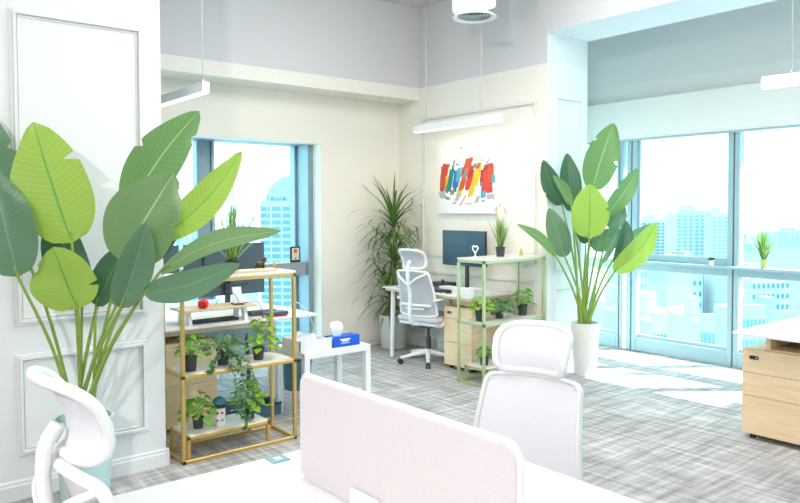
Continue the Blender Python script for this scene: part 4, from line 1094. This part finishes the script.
# certificate on the left window rail
t = thing('framed_certificate', 'small black framed card with a red emblem standing on the left window rail', 'picture frame'); c = Vector((-6.53, 3.90, .94))
bm = B(); box(bm, c + Vector((-.010, -.06, 0)), c + Vector((.006, .06, .165)), .003, 1); obj('frame', bm, M['black'], t)
bm = B(); box(bm, c + Vector((.006, -.043, .025)), c + Vector((.0075, .043, .15)), 0); cd = obj('card', bm, M['paper'], t)
bm = B(); cyl(bm, c + Vector((.0075, 0, .118)), c + Vector((.009, 0, .118)), .022, 18); obj('red_emblem', bm, M['redt'], cd)
bm = B(); box(bm, c + Vector((.0075, -.012, .035)), c + Vector((.0085, .012, .047))); obj('print', bm, M['dark'], cd); rebase(t, c)

# ================================================================ SIDE TABLE WITH TISSUES
t = thing('side_table', 'small square white side table carrying the tissue box', 'side table')
bm = B(); box(bm, (-4.66, 2.60, .455), (-4.24, 3.17, .50), .003, 1); obj('table_top', bm, M['white'], t)
for x in (-4.637, -4.263):
    for y in (2.623, 3.147):
        bm = B(); box(bm, (x - .023, y - .023, 0), (x + .023, y + .023, .455), .002, 1); obj('leg', bm, M['white'], t)
rebase(t, (-4.45, 2.88, 0))
t = thing('tissue_box', 'blue tissue box with white lettering on the white side table', 'tissue box'); x0, x1, y0, y1, z0 = -4.39, -4.28, 2.86, 3.10, .50
bm = B(); box(bm, (x0, y0, z0), (x1, y1, z0 + .075), .003, 1); obj('carton', bm, M['bluebox'], t)
for (ya, yb, za, zb_, mm) in ((2.925, 3.015, .048, .058, 'card'), (2.94, 3.00, .036, .046, 'paper'), (2.93, 3.01, .022, .030, 'blueink')):
    bm = B(); box(bm, (x1 - .001, ya, z0 + za), (x1 + .0015, yb, z0 + zb_)); obj('printed_band', bm, M[mm], t)
bm = B(); cxx, cyy, zt = (x0 + x1) / 2, 2.93, z0 + .075
for k in range(3):
    n = 20; rings = []
    for j, (rr, zz) in enumerate(((.030, -.01), (.045, .03), (.052, .06), (.044, .09), (.020, .10))):
        rings.append([bm.verts.new((cxx + (rr * (1 + .18 * math.sin(5 * a + k + j))) * math.cos(a) * .55, cyy + rr * (1 + .16 * math.sin(4 * a + j * .8 + k)) * math.sin(a), zt + zz + .01 * math.sin(3 * a + k))) for a in [2 * PI * i / n for i in range(n)]])
    for a_, b_ in zip(rings, rings[1:]):
        for i in range(n): f = bm.faces.new((a_[i], a_[(i + 1) % n], b_[(i + 1) % n], b_[i])); f.smooth = True
    bm.faces.new(rings[-1]); break
obj('tissue', bm, M['tissue'], t); rebase(t, ((x0 + x1) / 2, 2.98, z0))
t = thing('paper_tray', 'open white box of papers on the side table left of the tissue box', 'box')
bm = B(); X0, X1, Y0, Y1 = -4.50, -4.26, 2.575, 2.845
for lo_, hi_ in (((X0, Y0, .50), (X1, Y1, .506)), ((X0, Y0, .506), (X0 + .006, Y1, .585)), ((X1 - .006, Y0, .506), (X1, Y1, .585)), ((X0, Y0, .506), (X1, Y0 + .006, .585)), ((X0, Y1 - .006, .506), (X1, Y1, .57))): box(bm, lo_, hi_)
obj('walls', bm, M['card'], t)
bm = B(); prism(bm, [(2.62, .51), (2.82, .51), (2.82, .575), (2.66, .625)], 'x', -4.44, -4.43); prism(bm, [(2.60, .51), (2.80, .51), (2.78, .60), (2.62, .59)], 'x', -4.38, -4.372); obj('paper_sheet', bm, M['card'], t); rebase(t, (-4.38, 2.71, .5))

# ================================================================ PAINTING
t = thing('abstract_painting', 'white canvas with slanted red, yellow, green and blue paint strokes on the back wall', 'painting')
PX0, PX1, PZ0, PZ1, PY = -5.66, -4.86, 1.47, 2.15, YB - .035
PX0, PX1, PZ0, PZ1 = -5.60, -4.79, 1.445, 2.155
bm = B(); box(bm, (PX0, PY, PZ0), (PX1, YB - .001, PZ1), .003, 1); cv = obj('canvas', bm, mat('canvas_white', (.86, .86, .87), .8, var=.03, scale=5), t)
cols = [(.72, .11, .02), (.80, .06, .03), (.92, .66, .01), (.02, .28, .22), (.02, .20, .66), (.10, .50, .78), (.50, .02, .03), (.30, .30, .32), (.60, .60, .61)]
pm = [mat('paint_%s' % n_, tuple(q_ * .72 for q_ in c_), .5, var=.15, scale=30) for n_, c_ in zip(('orange', 'red', 'yellow', 'green', 'blue', 'sky_blue', 'dark_red', 'grey', 'light_grey'), cols)]
W_, H_ = PX1 - PX0, PZ1 - PZ0
strokes = [  # centre u, v (0..1 from left, bottom), width, height, slant, colour
 (.09, .56, .09, .22, .10, 0), (.12, .62, .10, .14, .35, 1), (.07, .44, .07, .12, .0, 0), (.16, .47, .05, .15, .05, 2), (.22, .50, .075, .24, .25, 3), (.27, .66, .03, .14, .35, 3),
 (.33, .52, .09, .18, .2, 4), (.37, .56, .06, .15, .15, 5), (.31, .42, .05, .10, .2, 4), (.40, .40, .07, .16, .35, 2), (.46, .50, .07, .20, .35, 0), (.53, .66, .11, .17, .40, 0), (.50, .58, .05, .1, .3, 7),
 (.57, .50, .10, .20, .2, 1), (.60, .60, .05, .12, .4, 6), (.62, .42, .07, .20, .4, 2), (.69, .55, .09, .22, .3, 2), (.72, .66, .05, .06, .6, 0), (.66, .66, .05, .05, .3, 7),
 (.78, .52, .05, .16, .1, 6), (.80, .38, .07, .16, .0, 5), (.86, .52, .11, .26, .1, 1), (.93, .55, .09, .16, -.1, 0), (.90, .40, .09, .10, .0, 1), (.97, .50, .04, .08, 0, 5), (.84, .63, .05, .05, .5, 6), (.93, .65, .06, .05, .2, 1),
 (.11, .70, .05, .02, -.5, 1), (.20, .68, .02, .03, .3, 0), (.35, .69, .03, .02, .2, 4), (.42, .88, .03, .015, .4, 7), (.73, .83, .02, .015, .2, 8), (.77, .72, .02, .02, .2, 7), (.80, .25, .04, .018, .2, 5),
 (.34, .76, .01, .16, .9, 8), (.08, .33, .10, .07, -.6, 8), (.17, .29, .06, .03, -1.0, 7), (.36, .30, .05, .08, .8, 8), (.45, .26, .012, .10, .9, 1), (.30, .23, .05, .02, .6, 8), (.92, .30, .10, .05, 0, 8), (.70, .27, .05, .07, .5, 8), (.55, .22, .10, .012, .3, 8),
 (.26, .36, .06, .05, .3, 7), (.86, .68, .02, .08, .8, 7), (.43, .60, .02, .10, .2, 7), (.14, .40, .03, .06, 0, 7)]
for k in range(len(cols)):
    for si, (u, v, sw, sh, sl, ci) in enumerate(strokes):
        if ci != k: continue
        bm = B(); poly = []
        rs = random.Random(si)
        cx, cz = PX0 + u * W_, PZ0 + (.50 + (v - .52) * 1.2) * H_; sh *= 1.35; sw *= 1.12
        for a, c_ in ((-1, -1), (-.3, -1.12), (.3, -.92), (1, -1.05), (1.08, -.3), (.93, .3), (1.05, 1), (.2, 1.1), (-.4, .93), (-1, 1.04), (-.92, .2), (-1.07, -.4)):
            xx = cx + (a + rs.uniform(-.08, .08)) * sw * W_ / 2 * 1.05 + sl * (c_ * sh * H_ / 2); zz = cz + c_ * sh * H_ / 2
            poly.append((min(max(xx, PX0 + .004), PX1 - .004), zz))
        yy = PY - .0015 - .0004 * si / 10
        prism(bm, poly, 'y', yy, PY); obj('paint_stroke', bm, pm[k], cv)
rebase(t, ((PX0 + PX1) / 2, YB, PZ0))

# ================================================================ CEILING LAMPS
def pendant(label, x0, x1, y, z, wires, group='white linear pendant lamps', e=4):
    t = thing('linear_pendant_lamp', label, 'pendant lamp', group)
    bm = B(); box(bm, (x0, y - .025, z), (x1, y + .025, z + .065), .003, 1); obj('housing', bm, M['white'], t)
    bm = B(); box(bm, (x0 + .004, y - .021, z - .009), (x1 - .004, y + .021, z)); obj('diffuser', bm, M['lampglow'], t)
    for wx in wires:
        bm = B(); cyl(bm, (wx, y, z + .065), (wx, y, 3.63), .0035, 6); cyl(bm, (wx, y, z + .065), (wx, y, z + .085), .006, 8); obj('suspension_wire', bm, M['wire'], t)
        bm = B(); cyl(bm, (wx, y, 3.61), (wx, y, 3.65), .02, 12); obj('ceiling_cup', bm, M['white'], t)
    rebase(t, ((x0 + x1) / 2, y, z))
    a = area('pendant_glow', ((x0 + x1) / 2, y, z - .012), (0, .15, -1), (x1 - x0) * .95, .05, e, (1, .80, .58)); a.parent = None
    return t
pendant('white linear pendant lamp hanging before the painting with warm glow below', -5.53, -4.36, 4.70, 2.265, (-4.60, -5.36))
pendant('white linear pendant lamp partly hidden by the white column at the left', -5.65, -4.45, 2.0, 2.265, (-4.50,), e=5)
pendant('white linear pendant lamp entering at the right before the bay blind', -2.05, -0.85, 4.56, 2.235, (-1.88, -1.0), e=2)

t = thing('round_ceiling_diffuser', 'round white air diffuser hanging high above the far desk', 'air diffuser')
c = Vector((-4.03, 4.04, 2.99)); bm = B()
lathe(bm, [(.085, .05), (.165, .008), (.172, 0), (.165, -.006), (.13, .008), (.125, .018)], c, 40); obj('outer_ring', bm, M['white'], t)
bm = B()
for r_ in (.11, .085, .06): lathe(bm, [(r_, .022), (r_ + .010, .006), (r_ + .013, .004), (r_ + .004, .024)], c, 32)
lathe(bm, [(.0001, .012), (.04, .006), (.048, .004), (.03, .024)], c, 24); obj('louvre_rings', bm, M['alumg'], t)
bm = B(); cyl(bm, c + Vector((0, 0, .04)), c + Vector((0, 0, .66)), .05, 28); obj('neck_duct', bm, M['white'], t); rebase(t, c)
t = thing('ceiling_spotlight', 'round downlight with dark rim above the air diffuser', 'spotlight')
c = Vector((-3.86, 4.30, 3.17)); bm = B(); lathe(bm, [(.10, .45), (.10, 0), (.088, 0), (.085, .03)], c, 32); obj('can', bm, M['white'], t)
bm = B(); lathe(bm, [(.101, .012), (.103, 0), (.085, -.004), (.080, .012)], c, 32); obj('rim', bm, M['dark'], t)
bm = B(); lathe(bm, [(.082, .012), (.05, .010), (.0001, .009)], c, 24); obj('lens', bm, M['spotglow'], t); rebase(t, c)
t = thing('ceiling_track_lamp', 'white bar lamp beside the round downlight at the top edge', 'ceiling lamp')
bm = B(); box(bm, (-4.33, 4.08, 3.10), (-3.99, 4.24, 3.65), .004, 1); obj('housing', bm, M['white'], t)
bm = B(); box(bm, (-4.32, 4.09, 3.092), (-4.00, 4.23, 3.10)); obj('diffuser', bm, M['lampglow'], t); rebase(t, (-4.24, 4.09, 3.09))
